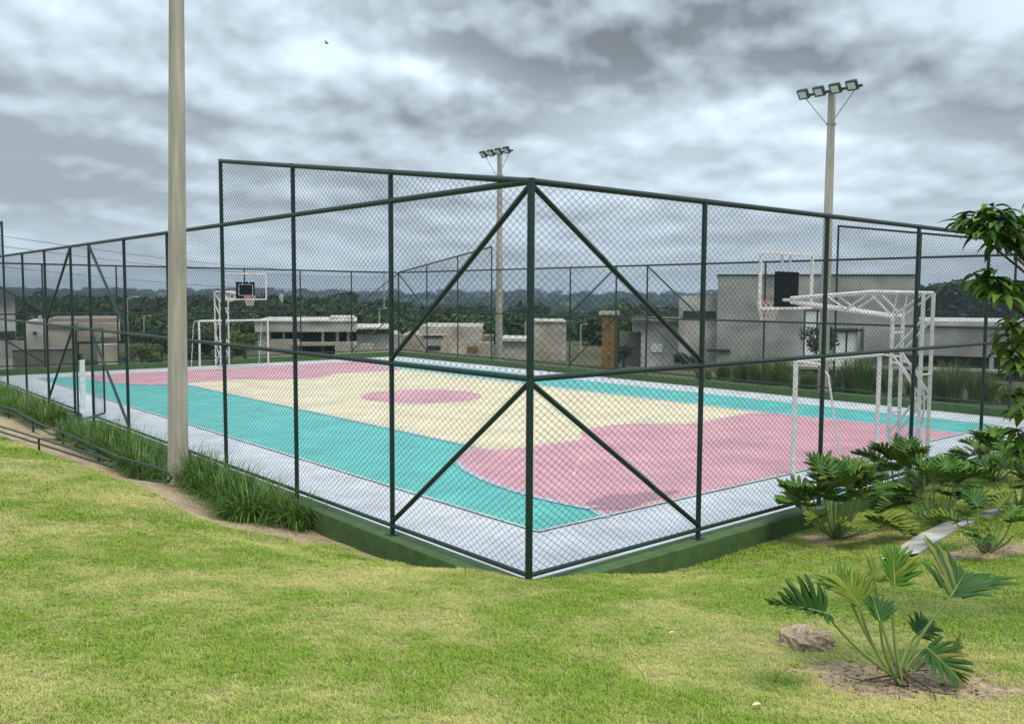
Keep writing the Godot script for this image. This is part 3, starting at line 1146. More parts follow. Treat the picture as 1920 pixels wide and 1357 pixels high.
# ---------------------------------------------------------------- low rails beside the sandy path
func make_rails() -> void:
	var t := thing("low_pipe_rail", Vector3(-1.0, -0.4, -8.0), "low dark green pipe rail along the grass clumps with a looped end", "rail")
	var z0 := -7.55
	var pts := []
	var low := []
	for k in 12:
		var z := lerpf(-8.1, -26.0, k / 11.0)
		var g := height(-1.02, z)
		pts.append(Vector3(-1.02, g + 0.27, z))
		low.append(Vector3(-1.02, g + 0.15, z))
	var head := []
	var g0: float = pts[0].y
	for q in [[-8.3, -0.13], [-7.75, -0.115], [-7.5, -0.07], [-7.45, -0.02], [-7.55, 0.0]]:
		head.append(Vector3(-1.02 + 0.0, g0 + q[1], q[0]))
	var all := [low[0]]
	all = []
	for k in range(11, -1, -1): all.append(pts[k])
	all.append(Vector3(-1.0, g0 + 0.0, -7.7))
	all.append(Vector3(-0.96, g0 - 0.03, -7.45))
	all.append(Vector3(-0.93, g0 - 0.1, -7.36))
	all.append(Vector3(-0.95, g0 - 0.18, -7.45))
	all.append(Vector3(-1.02, g0 - 0.21, -7.8))
	all.append(Vector3(-1.05, g0 - 0.22, -8.0))
	var mb := MB.new()
	mb.path(all, [0.022], 8)
	part("rail_pipe", mb, M.post, t)
	var m2 := MB.new()
	m2.path(low.slice(1), [0.02], 8)
	part("rail_pipe", m2, M.post, t)
	for z in [-8.6, -10.9, -13.4, -16.0, -18.6, -21.2]:
		var p := MB.new()
		var g := height(-1.02, z)
		p.tube(Vector3(-1.02, g - 0.05, z), Vector3(-1.02, g + 0.26, z), 0.024, 0.024, 8)
		part("support", p, M.post, t)
	var t2 := thing("low_pipe_rail", Vector3(-1.75, -0.1, -9.0), "low dark green pipe rail half sunk along the edge of the lawn", "rail")
	for dy in [0.2, 0.09]:
		var pp := []
		for k in 10:
			var z := lerpf(-8.9, -24.0, k / 9.0)
			var x := lerpf(-1.62, -3.2, k / 9.0)
			pp.append(Vector3(x + 0.25, lerpf(-0.06, -0.26, k / 9.0) + dy - 0.12 * (1.0 - k / 9.0), z))
		var m3 := MB.new()
		m3.path(pp, [0.02], 8)
		part("rail_pipe", m3, M.post, t2)
	for k in [2, 5, 8]:
		var z := lerpf(-8.9, -24.0, k / 9.0)
		var x := lerpf(-1.62, -3.2, k / 9.0) + 0.25
		var p := MB.new()
		p.tube(Vector3(x, -0.5, z), Vector3(x, lerpf(-0.06, -0.26, k / 9.0) + 0.19 - 0.12 * (1.0 - k / 9.0), z), 0.02, 0.02, 8)
		part("support", p, M.post, t2)
	# pale concrete footpath between the plants on the far right
	var path := MB.new()
	var l := []
	var rr := []
	for q in [[1650, 1058, 1722, 1046], [1690, 1032, 1760, 1020], [1725, 1008, 1800, 996], [1775, 985, 1850, 974], [1840, 966, 1910, 958], [1930, 946, 1990, 940]]:
		l.append(on_ground(q[0], q[1]) + Vector3(0, 0.05, 0))
		rr.append(on_ground(q[2], q[3]) + Vector3(0, 0.05, 0))
	for k in l.size() - 1:
		path.quad(l[k], l[k + 1], rr[k + 1], rr[k], Vector3.UP)
		for s in [l, rr]:
			var a: Vector3 = s[k]; var b: Vector3 = s[k + 1]
			var dn := Vector3(0, -0.15, 0)
			var nn := (b - a).cross(Vector3.UP).normalized() * (1.0 if s == rr else -1.0)
			path.quad(a, b, b + dn, a + dn, nn)
	struct("footpath", path, M.concrete_grey)

# ---------------------------------------------------------------- lawn
func make_grass() -> void:
	var blade := MB.new()
	var r := RandomNumberGenerator.new()
	r.seed = 3
	blade.use_c = true
	for k in 9:
		var a := r.randf() * TAU
		var o := Vector3(r.randf_range(-0.022, 0.022), -0.004, r.randf_range(-0.022, 0.022))
		var d := Vector3(cos(a), 0, sin(a))
		var s := Vector3(-d.z, 0, d.x) * r.randf_range(0.0011, 0.0019)
		var h := r.randf_range(0.011, 0.026)
		var ln := r.randf_range(0.006, 0.024)
		var m := o + d * ln * 0.4 + Vector3(0, h * 0.7, 0)
		var tip := o + d * ln * 1.3 + Vector3(0, h, 0)
		var g := r.randf_range(0.75, 1.2)
		blade.col = Color(g, g, g * 0.95)
		blade.flat(o - s, o + s, m + s * 0.8)
		blade.flat(o - s, m + s * 0.8, m - s * 0.8)
		blade.flat(m - s * 0.8, m + s * 0.8, tip)
	var mesh := blade.mesh(M.blade)
	var xf := []
	var cl := []
	var cell := 0.5
	var x := -9.0
	while x < 11.0:
		var z := -21.0
		while z < 7.0:
			var c := Vector3(x + cell / 2, 0, z + cell / 2)
			z += cell
			var ins := minf(minf(c.x, W - c.x), minf(-c.z, c.z + L))
			if ins > 0.2: continue
			var rel := c - CAM
			var df := rel.dot(fwh)
			if df < 2.2: continue
			if absf(rel.dot(rt)) > df * 0.62 + 0.7: continue
			var den := 2300.0
			if df > 6.0: den = 1500.0
			if df > 9.0: den = 850.0
			if df > 13.0: den = 450.0
			if df > 20.0: den = 250.0
			var cnt := int(den * cell * cell)
			for k in cnt:
				var px := c.x + rng.randf_range(-0.5, 0.5) * cell
				var pz := c.z + rng.randf_range(-0.5, 0.5) * cell
				if minf(minf(px, W - px), minf(-pz, pz + L)) > -0.145: continue
				if rng.randf() < soil(px, pz) * 1.15: continue
				var dry := dryness(px, pz)
				var sc := rng.randf_range(0.7, 1.35) * lerpf(1.15, 0.85, dry)
				if df > 9.0: sc *= 1.35
				if df > 16.0: sc *= 1.3
				var b := Basis(Vector3.UP, rng.randf() * TAU).scaled(Vector3(sc, sc * rng.randf_range(0.7, 1.2), sc))
				xf.append(Transform3D(b, Vector3(px, height(px, pz) - 0.002, pz)))
				var dd := clampf(dry + rng.randf_range(-0.2, 0.2), 0, 1)
				var col := Color(0.225, 0.36, 0.024).lerp(Color(0.585, 0.57, 0.21), dd)
				var v := rng.randf_range(0.86, 1.14)
				cl.append(Color(col.r * v, col.g * v, col.b * v))
		x += cell
	print("grass tufts ", xf.size())
	multi("lawn_grass", mesh, xf, cl, "short green and straw coloured lawn in front of the court fence", "grass")

func multi(called: String, mesh: Mesh, xf: Array, cl: Array, label: String, category: String) -> void:
	var mm := MultiMesh.new()
	mm.transform_format = MultiMesh.TRANSFORM_3D
	mm.use_colors = true
	mm.mesh = mesh
	mm.instance_count = xf.size()
	for k in xf.size():
		mm.set_instance_transform(k, xf[k])
		mm.set_instance_color(k, cl[k])
	var o := MultiMeshInstance3D.new()
	o.name = numbered(called)
	o.multimesh = mm
	add_child(o)
	tag(o, label, category, "", "stuff")

# strap-leaved clumps along the wall
func clump_mesh(seed_: int, hgt: float, blades: int, c0: Color, c1: Color, spread := 1.0) -> ArrayMesh:
	var r := RandomNumberGenerator.new()
	r.seed = seed_
	var mb := MB.new()
	mb.use_c = true
	for k in blades:
		var a := r.randf() * TAU
		var d := Vector3(cos(a), 0, sin(a))
		var s := Vector3(-d.z, 0, d.x)
		var o := d * r.randf_range(0.0, 0.17) + s * r.randf_range(-0.09, 0.09)
		var ln := hgt * r.randf_range(0.75, 1.35)
		var lean := r.randf_range(0.15, 1.15) * spread
		var wd := r.randf_range(0.0045, 0.0085)
		mb.col = c0.lerp(c1, r.randf())
		var prev := o
		var pw := wd
		var ang := PI / 2 - lean * 0.25
		var n := 5
		for j in n:
			var st := ln / n
			var nx := prev + (d * cos(ang) + Vector3.UP * sin(ang)) * st
			ang -= lean * 0.42
			var w2 := wd * (1.0 - pow((j + 1.0) / n, 2.0) * 0.85)
			mb.flat(prev - s * pw, prev + s * pw, nx + s * w2)
			mb.flat(prev - s * pw, nx + s * w2, nx - s * w2)
			prev = nx
			pw = w2
	return mb.mesh(M.strap)

func make_clumps() -> void:
	var ms := []
	for k in 5:
		ms.append(clump_mesh(100 + k, 0.47, 230, Color(0.034, 0.09, 0.013), Color(0.12, 0.235, 0.025), 1.3))
	var z := -4.35
	var rows := 0
	while z > -26.0:
		for rw in 2:
			var x := (-0.32 if rw == 0 else -0.68) + rng.randf_range(-0.07, 0.07)
			var zz := z + rng.randf_range(-0.1, 0.1) - (0.22 if rw == 1 else 0.0)
			if zz > -16.6 and zz < -14.75: continue
			if Vector2(x + 0.66, zz + 7.85).length() < 0.33: continue
			if rw == 1 and zz > -4.7: continue
			var o := MeshInstance3D.new()
			o.name = numbered("grass_clump")
			o.mesh = ms[rng.randi() % 5]
			add_child(o)
			o.position = Vector3(x, height(x, zz) - 0.02, zz)
			o.rotation.y = rng.randf() * TAU
			var sc := rng.randf_range(0.95, 1.25)
			o.scale = Vector3(sc, sc * rng.randf_range(0.9, 1.12), sc)
			tag(o, "strap-leaved grass clump between the concrete pole and the bare stretch of wall" if zz > -7.85 else ("strap-leaved grass clump between the concrete pole and the open gate" if zz > -15.5 else "strap-leaved grass clump along the fence past the open gate"), "grass clump", "grass clumps along the fence wall")
		z -= 0.43
		rows += 1

# ---------------------------------------------------------------- big lobed plants
func lobed_leaf(base: Vector3, tip: Vector3, nrm: Vector3, wd: float, fold: float, sag: float, c0: Color, r: RandomNumberGenerator, back := 138.0) -> MB:
	# a broad pleated blade on each side of the midrib, cut into rounded fingers towards its rim
	var mb := MB.new()
	mb.use_c = true
	var ax := tip - base
	var ln := ax.length()
	ax = ax.normalized()
	nrm = (nrm - ax * nrm.dot(ax)).normalized()
	var side := ax.cross(nrm).normalized()
	var rib := func(t: float) -> Vector3:
		return base + ax * ln * t - nrm * sag * ln * (t * t)
	var lobes := 9
	var per := 7
	for s: float in [-1.0, 1.0]:
		var sd: Vector3 = (side * s * cos(fold) + nrm * sin(fold)).normalized()
		var nn: Vector3 = (nrm * cos(fold) - side * s * sin(fold)).normalized()
		var rows := []
		var gain := []
		for i in lobes: gain.append([r.randf_range(0.86, 1.12), r.randf_range(0.8, 1.2), r.randf_range(-0.05, 0.05)])
		for i in lobes * per + 1:
			var lo := mini(i / per, lobes - 1)
			var fr := (i - lo * per) / float(per)
			var u := i / float(lobes * per)
			var a := deg_to_rad(lerpf(back, 3.0, pow(u, 0.85)))
			var o: Vector3 = rib.call(pow(u, 1.25) * 0.82)
			var dir: Vector3 = (ax * cos(a) + sd * sin(a)).normalized()
			var full := lerpf(wd * (0.62 + 0.5 * sin(PI * clampf(u * 1.35, 0.0, 1.0))), ln * 0.24, smoothstep(0.72, 1.0, u))
			full *= gain[lo][0]
			var tooth := pow(sin(PI * clampf(fr, 0.0, 1.0)), 0.65)
			var reach := full * (0.36 + 0.64 * tooth)
			var pleat := (tooth - 0.5) * 0.035 * ln
			var sweep := ax * full * 0.10 * tooth
			var p1: Vector3 = o + dir * minf(full * 0.34, reach * 0.95) + nn * pleat * 0.6
			var p2: Vector3 = o + dir * lerpf(full * 0.34, reach, 0.55) + nn * pleat - nn * full * 0.05 + sweep * 0.4
			var p3: Vector3 = o + dir * reach + nn * (pleat * 0.6 + gain[lo][2] * ln) - nn * full * 0.20 * tooth * tooth + sweep
			rows.append([o, p1, p2, p3, gain[lo][1]])
		for i in rows.size() - 1:
			var A = rows[i]
			var B = rows[i + 1]
			var cc: Color = (c0 * float(A[4])).lerp(Color(0.24, 0.22, 0.05), 0.55 if A[4] > 1.17 else 0.0)
			mb.col = Color(cc.r, cc.g, cc.b)
			for j in 3:
				mb.flat(A[j], B[j], B[j + 1])
				mb.flat(A[j], B[j + 1], A[j + 1])
	# midrib
	mb.col = Color(0.2, 0.27, 0.09)
	var pts := []
	for k in 7: pts.append(rib.call(k / 6.0 * 0.95) + nrm * 0.003)
	mb.path(pts, [0.006, 0.0055, 0.005, 0.004, 0.003, 0.0025, 0.002], 5)
	return mb

func petiole(a: Vector3, b: Vector3, bow: Vector3, r0: float, r1: float) -> MB:
	var mb := MB.new()
	var pts := []
	var rr := []
	for k in 9:
		var t := k / 8.0
		pts.append(a.lerp(b, t) + bow * sin(PI * t))
		rr.append(lerpf(r0, r1, t))
	mb.path(pts, rr, 7)
	return mb

func plant_leaf(t: Node3D, root: Vector3, base: Vector3, tip: Vector3, nrm: Vector3, wd: float, fold: float, sag: float, col: Color, r: RandomNumberGenerator, bow := Vector3.ZERO, back := 138.0) -> void:
	var lf := part("leaf", lobed_leaf(base, tip, nrm, wd, fold, sag, col, r, back), M.philo, t)
	part("petiole", petiole(root, base, bow, 0.013, 0.007), M.petiole, lf)

func make_philodendrons() -> void:
	var r := RandomNumberGenerator.new()
	r.seed = 41
	var toc := -fwh
	# the near plant in its bare patch, leaf by leaf
	var b := on_ground(1692, 1288)
	var d0 := (b - CAM).dot(fwh)
	var t := thing("philodendron", b, "young lobed-leaf plant growing alone in a bare soil patch beside the rock", "plant", "lobed-leaf plants on the lawn")
	var dk := Color(0.038, 0.10, 0.02)
	var md := Color(0.085, 0.185, 0.024)
	var yl := Color(0.15, 0.22, 0.03)
	# petiole end, leaf tip (pixels + depth offsets), width, fold, sag, tint, up weight
	var lv := [
		[1548, 1150, -0.12, 1446, 1118, -0.2, 0.21, 0.75, 0.22, dk, 0.75, 0.5],
		[1612, 1138, 0.16, 1572, 1072, 0.42, 0.22, 0.75, 0.05, yl, 0.6, 0.7],
		[1650, 1165, -0.08, 1636, 1118, 0.1, 0.14, 0.7, 0.0, dk, 0.6, 0.8],
		[1678, 1098, 0.1, 1674, 1022, 0.26, 0.19, 0.85, 0.0, md, 0.35, 0.9],
		[1783, 1120, 0.04, 1812, 1070, 0.42, 0.36, 0.72, 0.0, dk, 0.8, 0.45],
		[1738, 1215, 0.06, 1814, 1280, -0.12, 0.2, 0.5, 0.1, dk, 0.9, 0.5],
		[1592, 1118, 0.3, 1545, 1078, 0.5, 0.2, 0.7, 0.1, md, 0.7, 0.6],
		[1640, 1090, 0.32, 1650, 1050, 0.55, 0.16, 0.7, 0.0, yl, 0.6, 0.7],
		[1720, 1190, 0.3, 1752, 1160, 0.5, 0.13, 0.6, 0.05, dk, 0.7, 0.6],
		[1788, 1222, 0.1, 1802, 1186, 0.14, 0.05, 0.9, 0.0, yl, 0.3, 0.9],
	]
	for q in lv:
		var pb := at(q[0], q[1], d0 + q[2])
		var tp := at(q[3], q[4], d0 + q[5])
		var bow := (pb - b).cross(fwh).normalized() * 0.03
		plant_leaf(t, b + Vector3(r.randf_range(-0.03, 0.03), 0.02, r.randf_range(-0.03, 0.03)), pb, tp, Vector3.UP * q[10] + toc * q[11], q[6] * 0.92, q[7], q[8], q[9], r, bow, 100.0)
	var crown := MB.new()
	crown.path([b + Vector3(0, -0.04, 0), b + Vector3(0, 0.05, 0), b + Vector3(0.01, 0.11, 0)], [0.04, 0.035, 0.012], 8)
	part("stem", crown, M.bark, t)
	for k in 6:
		var a := k * 1.05 + 0.3
		var rp := []
		for j in 7:
			var q := j / 6.0
			var x := b.x + cos(a + q * 0.8 * (1.0 if k % 2 else -1.0)) * (0.02 + 0.32 * q)
			var z := b.z + sin(a + q * 0.8 * (1.0 if k % 2 else -1.0)) * (0.02 + 0.32 * q)
			rp.append(Vector3(x, height(x, z) + 0.02 + 0.09 * (1.0 - q) * (1.0 - q) * 0.6, z))
		var rm := MB.new()
		rm.path(rp, [0.008, 0.008, 0.007, 0.006, 0.005, 0.004, 0.003], 5)
		part("aerial_root", rm, M.bark, t)
	# the larger ones behind: foot in the photograph, size, number of leaves, lean
	var sp := [
		[1568, 1010, 1.08, 28, "bushy lobed-leaf plant close to the fence wall, long stalks reaching down over the lawn"],
		[1690, 945, 1.05, 24, "bushy lobed-leaf plant between the fence wall and the pale path"],
		[1760, 985, 0.95, 24, "bushy lobed-leaf plant right beside the pale concrete path"],
		[1850, 1035, 0.72, 10, "lobed-leaf plant with thin upright stalks in a bare patch past the path"],
		[1860, 905, 1.0, 20, "lobed-leaf plant standing under the drooping tree branches"],
		[1915, 960, 1.0, 18, "lobed-leaf plant at the far end of the pale path"],
	]
	for s in sp:
		var f := on_ground(s[0], s[1])
		var pl := thing("philodendron", f, s[4], "plant", "lobed-leaf plants on the lawn")
		var n: int = s[3]
		var size: float = s[2]
		for k in n:
			var a: float = TAU * (k + r.randf_range(-0.3, 0.3)) / n * 2.0 + 0.4
			var hi := r.randf()
			var d := Vector3(cos(a), 0, sin(a))
			var pb: Vector3 = f + d * size * lerpf(0.55, 0.16, hi) + Vector3.UP * size * lerpf(0.25, 0.72, hi)
			var tp: Vector3 = pb + (d * lerpf(1.0, 0.6, hi) + Vector3.UP * lerpf(0.0, 0.75, hi)).normalized() * size * r.randf_range(0.26, 0.44)
			var tint := dk.lerp(md, r.randf()) if r.randf() < 0.75 else yl * 0.85
			plant_leaf(pl, f + d * 0.03, pb, tp, Vector3.UP - d * lerpf(0.0, 0.8, hi), size * r.randf_range(0.15, 0.27), r.randf_range(0.2, 0.8), r.randf_range(0.05, 0.4), tint, r, d * size * 0.05, 118.0)
		var st := MB.new()
		st.path([f + Vector3(0, -0.05, 0), f + Vector3(0.02, 0.1, 0), f + Vector3(0.03, 0.2, 0.02)], [0.05, 0.045, 0.02], 8)
		part("stem", st, M.bark, pl)

func make_rock() -> void:
	var p := on_ground(1512, 1212)
	var mb := MB.new()
	var f := FastNoiseLite.new()
	f.seed = 8
	f.frequency = 1.3
	f.fractal_octaves = 4
	var nu := 28
	var nv := 16
	var pt := func(i: int, j: int) -> Vector3:
		var a := TAU * i / nu
		var b := PI * j / nv
		var d := Vector3(cos(a) * sin(b), cos(b), sin(a) * sin(b))
		var k := 1.0 + 0.42 * f.get_noise_3dv(d * 1.1) + 0.16 * f.get_noise_3dv(d * 3.2)
		var q := d * k
		return p + rt * q.x * 0.19 + Vector3.UP * (maxf(q.y, -0.35) * 0.115 + 0.02) + fwh * q.z * 0.14
	for i in nu:
		for j in nv:
			var a: Vector3 = pt.call(i, j); var b: Vector3 = pt.call(i + 1, j); var c: Vector3 = pt.call(i + 1, j + 1); var d: Vector3 = pt.call(i, j + 1)
			var ctr := p + Vector3(0, 0.02, 0)
			for tr in [[a, b, c], [a, c, d]]:
				if (tr[1] - tr[0]).cross(tr[2] - tr[0]).length() < 1e-8: continue
				var g: Vector3 = (tr[2] - tr[0]).cross(tr[1] - tr[0]).normalized()
				if g.dot((tr[0] + tr[1] + tr[2]) / 3.0 - ctr) < 0: g = -g
				mb.tri(tr[0], tr[1], tr[2], g, g, g)
	var o := part("rock", mb, M.rock, self)
	tag(o, "rough pale brown rock lying on the lawn beside the lone lobed-leaf plant", "rock")

func make_litter() -> void:
	# brown flakes and crumbs on the bare soil
	var mb := MB.new()
	mb.use_c = true
	mb.col = Color.WHITE
	mb.flat(Vector3(-0.5, 0.0, -0.2), Vector3(0.1, 0.22, -0.35), Vector3(0.5, 0.05, 0.05))
	mb.flat(Vector3(-0.5, 0.0, -0.2), Vector3(0.5, 0.05, 0.05), Vector3(-0.05, 0.12, 0.38))
	var m := leafmat(Color.WHITE, 0.9, Color(0.2, 0.2, 0.2), true)
	var mesh := mb.mesh(m)
	var xf := []
	var cl := []
	for k in 6500:
		var x: float
		var z: float
		var big := 1.0
		if k < 3200:
			var b = bare[k % 3] if k % 2 else bare[0]
			x = b.x + rng.randfn() * 0.45
			z = b.z + rng.randfn() * 0.42
		else:
			x = rng.randf_range(-1.9, -0.2)
			z = rng.randf_range(-14.0, -2.6)
		if soil(x, z) < 0.5: continue
		var sz := rng.randf_range(0.006, 0.02) * (2.2 if rng.randf() < 0.07 else 1.0)
		var bs := Basis.from_euler(Vector3(rng.randf_range(-0.5, 0.5), rng.randf() * TAU, rng.randf_range(-0.5, 0.5))).scaled(Vector3.ONE * sz)
		xf.append(Transform3D(bs, Vector3(x, height(x, z) + sz * 0.1, z)))
		var t := rng.randf()
		cl.append(Color(0.06, 0.04, 0.025).lerp(Color(0.42, 0.31, 0.18), t * t))
	multi("leaf_litter", mesh, xf, cl, "brown leaf litter and crumbs on the bare soil under the plants", "litter")
	for q in [[1420, 1332, 0.055, "small pale fallen leaf lying on the lawn in front of the rock"], [1260, 1195, 0.045, "small pale fallen leaf lying alone in the middle of the lawn"]]:
		var p := on_ground(q[0], q[1]) + Vector3(0, 0.03, 0)
		var lf := MB.new()
		lf.use_c = true
		lance_leaf(lf, p - rt * q[2] * 0.5, (rt + Vector3(0, 0.35, 0)).normalized(), q[2], q[2] * 0.45, 0.12, Color(0.72, 0.66, 0.45))
		var o := part("fallen_leaf", lf, m, self)
		tag(o, q[3], "leaf", "fallen leaves on the lawn")

# ---------------------------------------------------------------- drooping tree at the right
func lance_leaf(mb: MB, o: Vector3, d: Vector3, ln: float, wd: float, droop: float, col: Color) -> void:
	var side := d.cross(Vector3.UP)
	if side.length() < 0.05: side = rt
	side = side.normalized()
	mb.col = col
	var prev := o
	var dir := d
	var pw := wd * 0.12
	var pu := Vector3.ZERO
	for j in 5:
		var q := (j + 1) / 5.0
		var nx := prev + dir * ln / 5.0
		dir = (dir + Vector3.DOWN * droop).normalized()
		var w := wd * sin(PI * pow(q, 0.75)) * 0.5 + (0.0015 if j < 4 else 0.0)
		var u := side.cross(dir).normalized() * w * 0.35
		for s: float in [-1.0, 1.0]:
			var e0: Vector3 = prev + side * s * pw + pu
			var e1: Vector3 = nx + side * s * w + u
			mb.flat(prev, e0, e1)
			mb.flat(prev, e1, nx)
		prev = nx
		pw = w
		pu = u

func make_mango() -> void:
	var r := RandomNumberGenerator.new()
	r.seed = 17
	var d0 := 6.4
	var foot := at(2120, 1100, d0)
	foot.y = height(foot.x, foot.z)
	var t := thing("mango_tree", foot, "tree with long drooping glossy leaves beside the court fence", "tree")
	var top := at(2100, 560, d0 + 0.1)
	var tr := MB.new()
	var mid := foot.lerp(top, 0.5) + Vector3(0.05, 0, 0.03)
	tr.path([foot - Vector3(0, 0.1, 0), foot + Vector3(0, 0.15, 0), mid, top, at(2080, 330, d0)], [0.085, 0.065, 0.055, 0.045, 0.02], 10)
	part("trunk", tr, M.bark, t)
	# whorls: pixel place, depth offset, leaves, tint towards yellow
	var wh := [
		[1832, 408, 0.0, 11, 0.2], [1862, 400, 0.1, 11, 0.1], [1893, 428, -0.1, 12, 0.0], [1918, 418, 0.15, 11, 0.1], [1925, 455, 0.0, 12, 0.0], [1845, 432, -0.15, 8, 0.1],
		[1838, 528, 0.05, 10, 0.25], [1862, 522, -0.1, 11, 0.05], [1893, 538, 0.1, 11, 0.0], [1935, 540, 0.0, 9, 0.1],
		[1908, 612, -0.1, 10, 0.5], [1928, 640, 0.1, 10, 0.4], [1898, 668, 0.0, 8, 0.9], [1915, 690, -0.05, 10, 0.5], [1900, 738, 0.1, 9, 0.35], [1922, 770, -0.1, 10, 0.4], [1912, 812, 0.05, 9, 0.3],
		[1812, 425, 0.05, 9, 0.15], [1876, 412, -0.2, 12, 0.0], [1905, 445, 0.2, 12, 0.0], [1878, 450, 0.1, 9, 0.0], [1850, 540, 0.15, 10, 0.1], [1880, 556, -0.15, 9, 0.1], [1918, 850, 0.0, 10, 0.2], [1890, 640, 0.1, 7, 0.5],
		[1960, 380, 0.1, 12, 0.0], [1985, 460, -0.2, 12, 0.1], [1990, 560, 0.2, 12, 0.1], [1975, 660, 0.0, 12, 0.3], [2040, 420, 0.3, 12, 0.0], [2060, 560, -0.3, 12, 0.1], [2040, 700, 0.1, 12, 0.2], [2110, 330, 0.0, 12, 0.0], [2180, 430, 0.2, 12, 0.0], [2200, 580, -0.2, 12, 0.1], [2170, 700, 0.2, 12, 0.1],
	]
	for w in wh:
		var p := at(w[0], w[1], d0 + w[2])
		var sp: Vector3 = foot.lerp(top, clampf(0.45 + (700.0 - w[1]) / 900.0, 0.35, 1.0))
		var bm := MB.new()
		bm.path([sp, sp.lerp(p, 0.55) + Vector3(0, 0.1, 0), p + Vector3(0, 0.02, 0)], [0.016, 0.01, 0.005], 6)
		var br := part("branch", bm, M.bark, t)
		var mb := MB.new()
		mb.use_c = true
		var nl := int(w[3]) + 8
		for k in nl:
			var a: float = TAU * k / float(nl) * 2.0 + r.randf_range(-0.3, 0.3)
			var d := Vector3(cos(a), r.randf_range(-0.25, 0.55), sin(a)).normalized()
			var c: Color = Color(0.028, 0.075, 0.014).lerp(Color(0.11, 0.22, 0.025), pow(r.randf(), 1.4))
			c = c.lerp(Color(0.26, 0.32, 0.04), w[4] * r.randf() * 0.6)
			lance_leaf(mb, p + Vector3(0, r.randf_range(-0.05, 0.05), 0), d, r.randf_range(0.15, 0.22), r.randf_range(0.050, 0.066), r.randf_range(0.2, 0.42), c)
		part("leaf_whorl", mb, M.mango, br)

# ---------------------------------------------------------------- leafy masses
func crown_mesh(seed_: int, n: int, sz: float, c0: Color, c1: Color, flat_ := 0.75, lumps := 7) -> ArrayMesh:
	# leaf-sized faces spread through several lumps of a crown of radius 1
	var r := RandomNumberGenerator.new()
	r.seed = seed_
	var ls := []
	for k in lumps:
		var a := r.randf() * TAU
		var q := r.randf_range(0.2, 0.72)
		ls.append([Vector3(cos(a) * q, r.randf_range(0.25, 1.25) * flat_, sin(a) * q), r.randf_range(0.3, 0.5)])
	var mb := MB.new()
	mb.use_c = true
	for k in n:
		var l = ls[r.randi() % lumps]
		var d := Vector3(r.randfn(), r.randfn(), r.randfn()).normalized()
		var p: Vector3 = l[0] + d * l[1] * pow(r.randf(), 0.35) * Vector3(1, flat_, 1)
		var u := Vector3(r.randfn(), r.randfn() * 0.6, r.randfn()).normalized() * sz
		var v := (u.cross(d + Vector3(r.randfn(), r.randfn(), r.randfn()) * 0.5)).normalized() * sz * r.randf_range(0.5, 0.9)
		mb.col = c0.lerp(c1, r.randf())
		mb.flat(p - u, p + v * 0.6, p + u)
		mb.flat(p - u, p + u, p - v * 0.6)
	return mb.mesh(M.far)

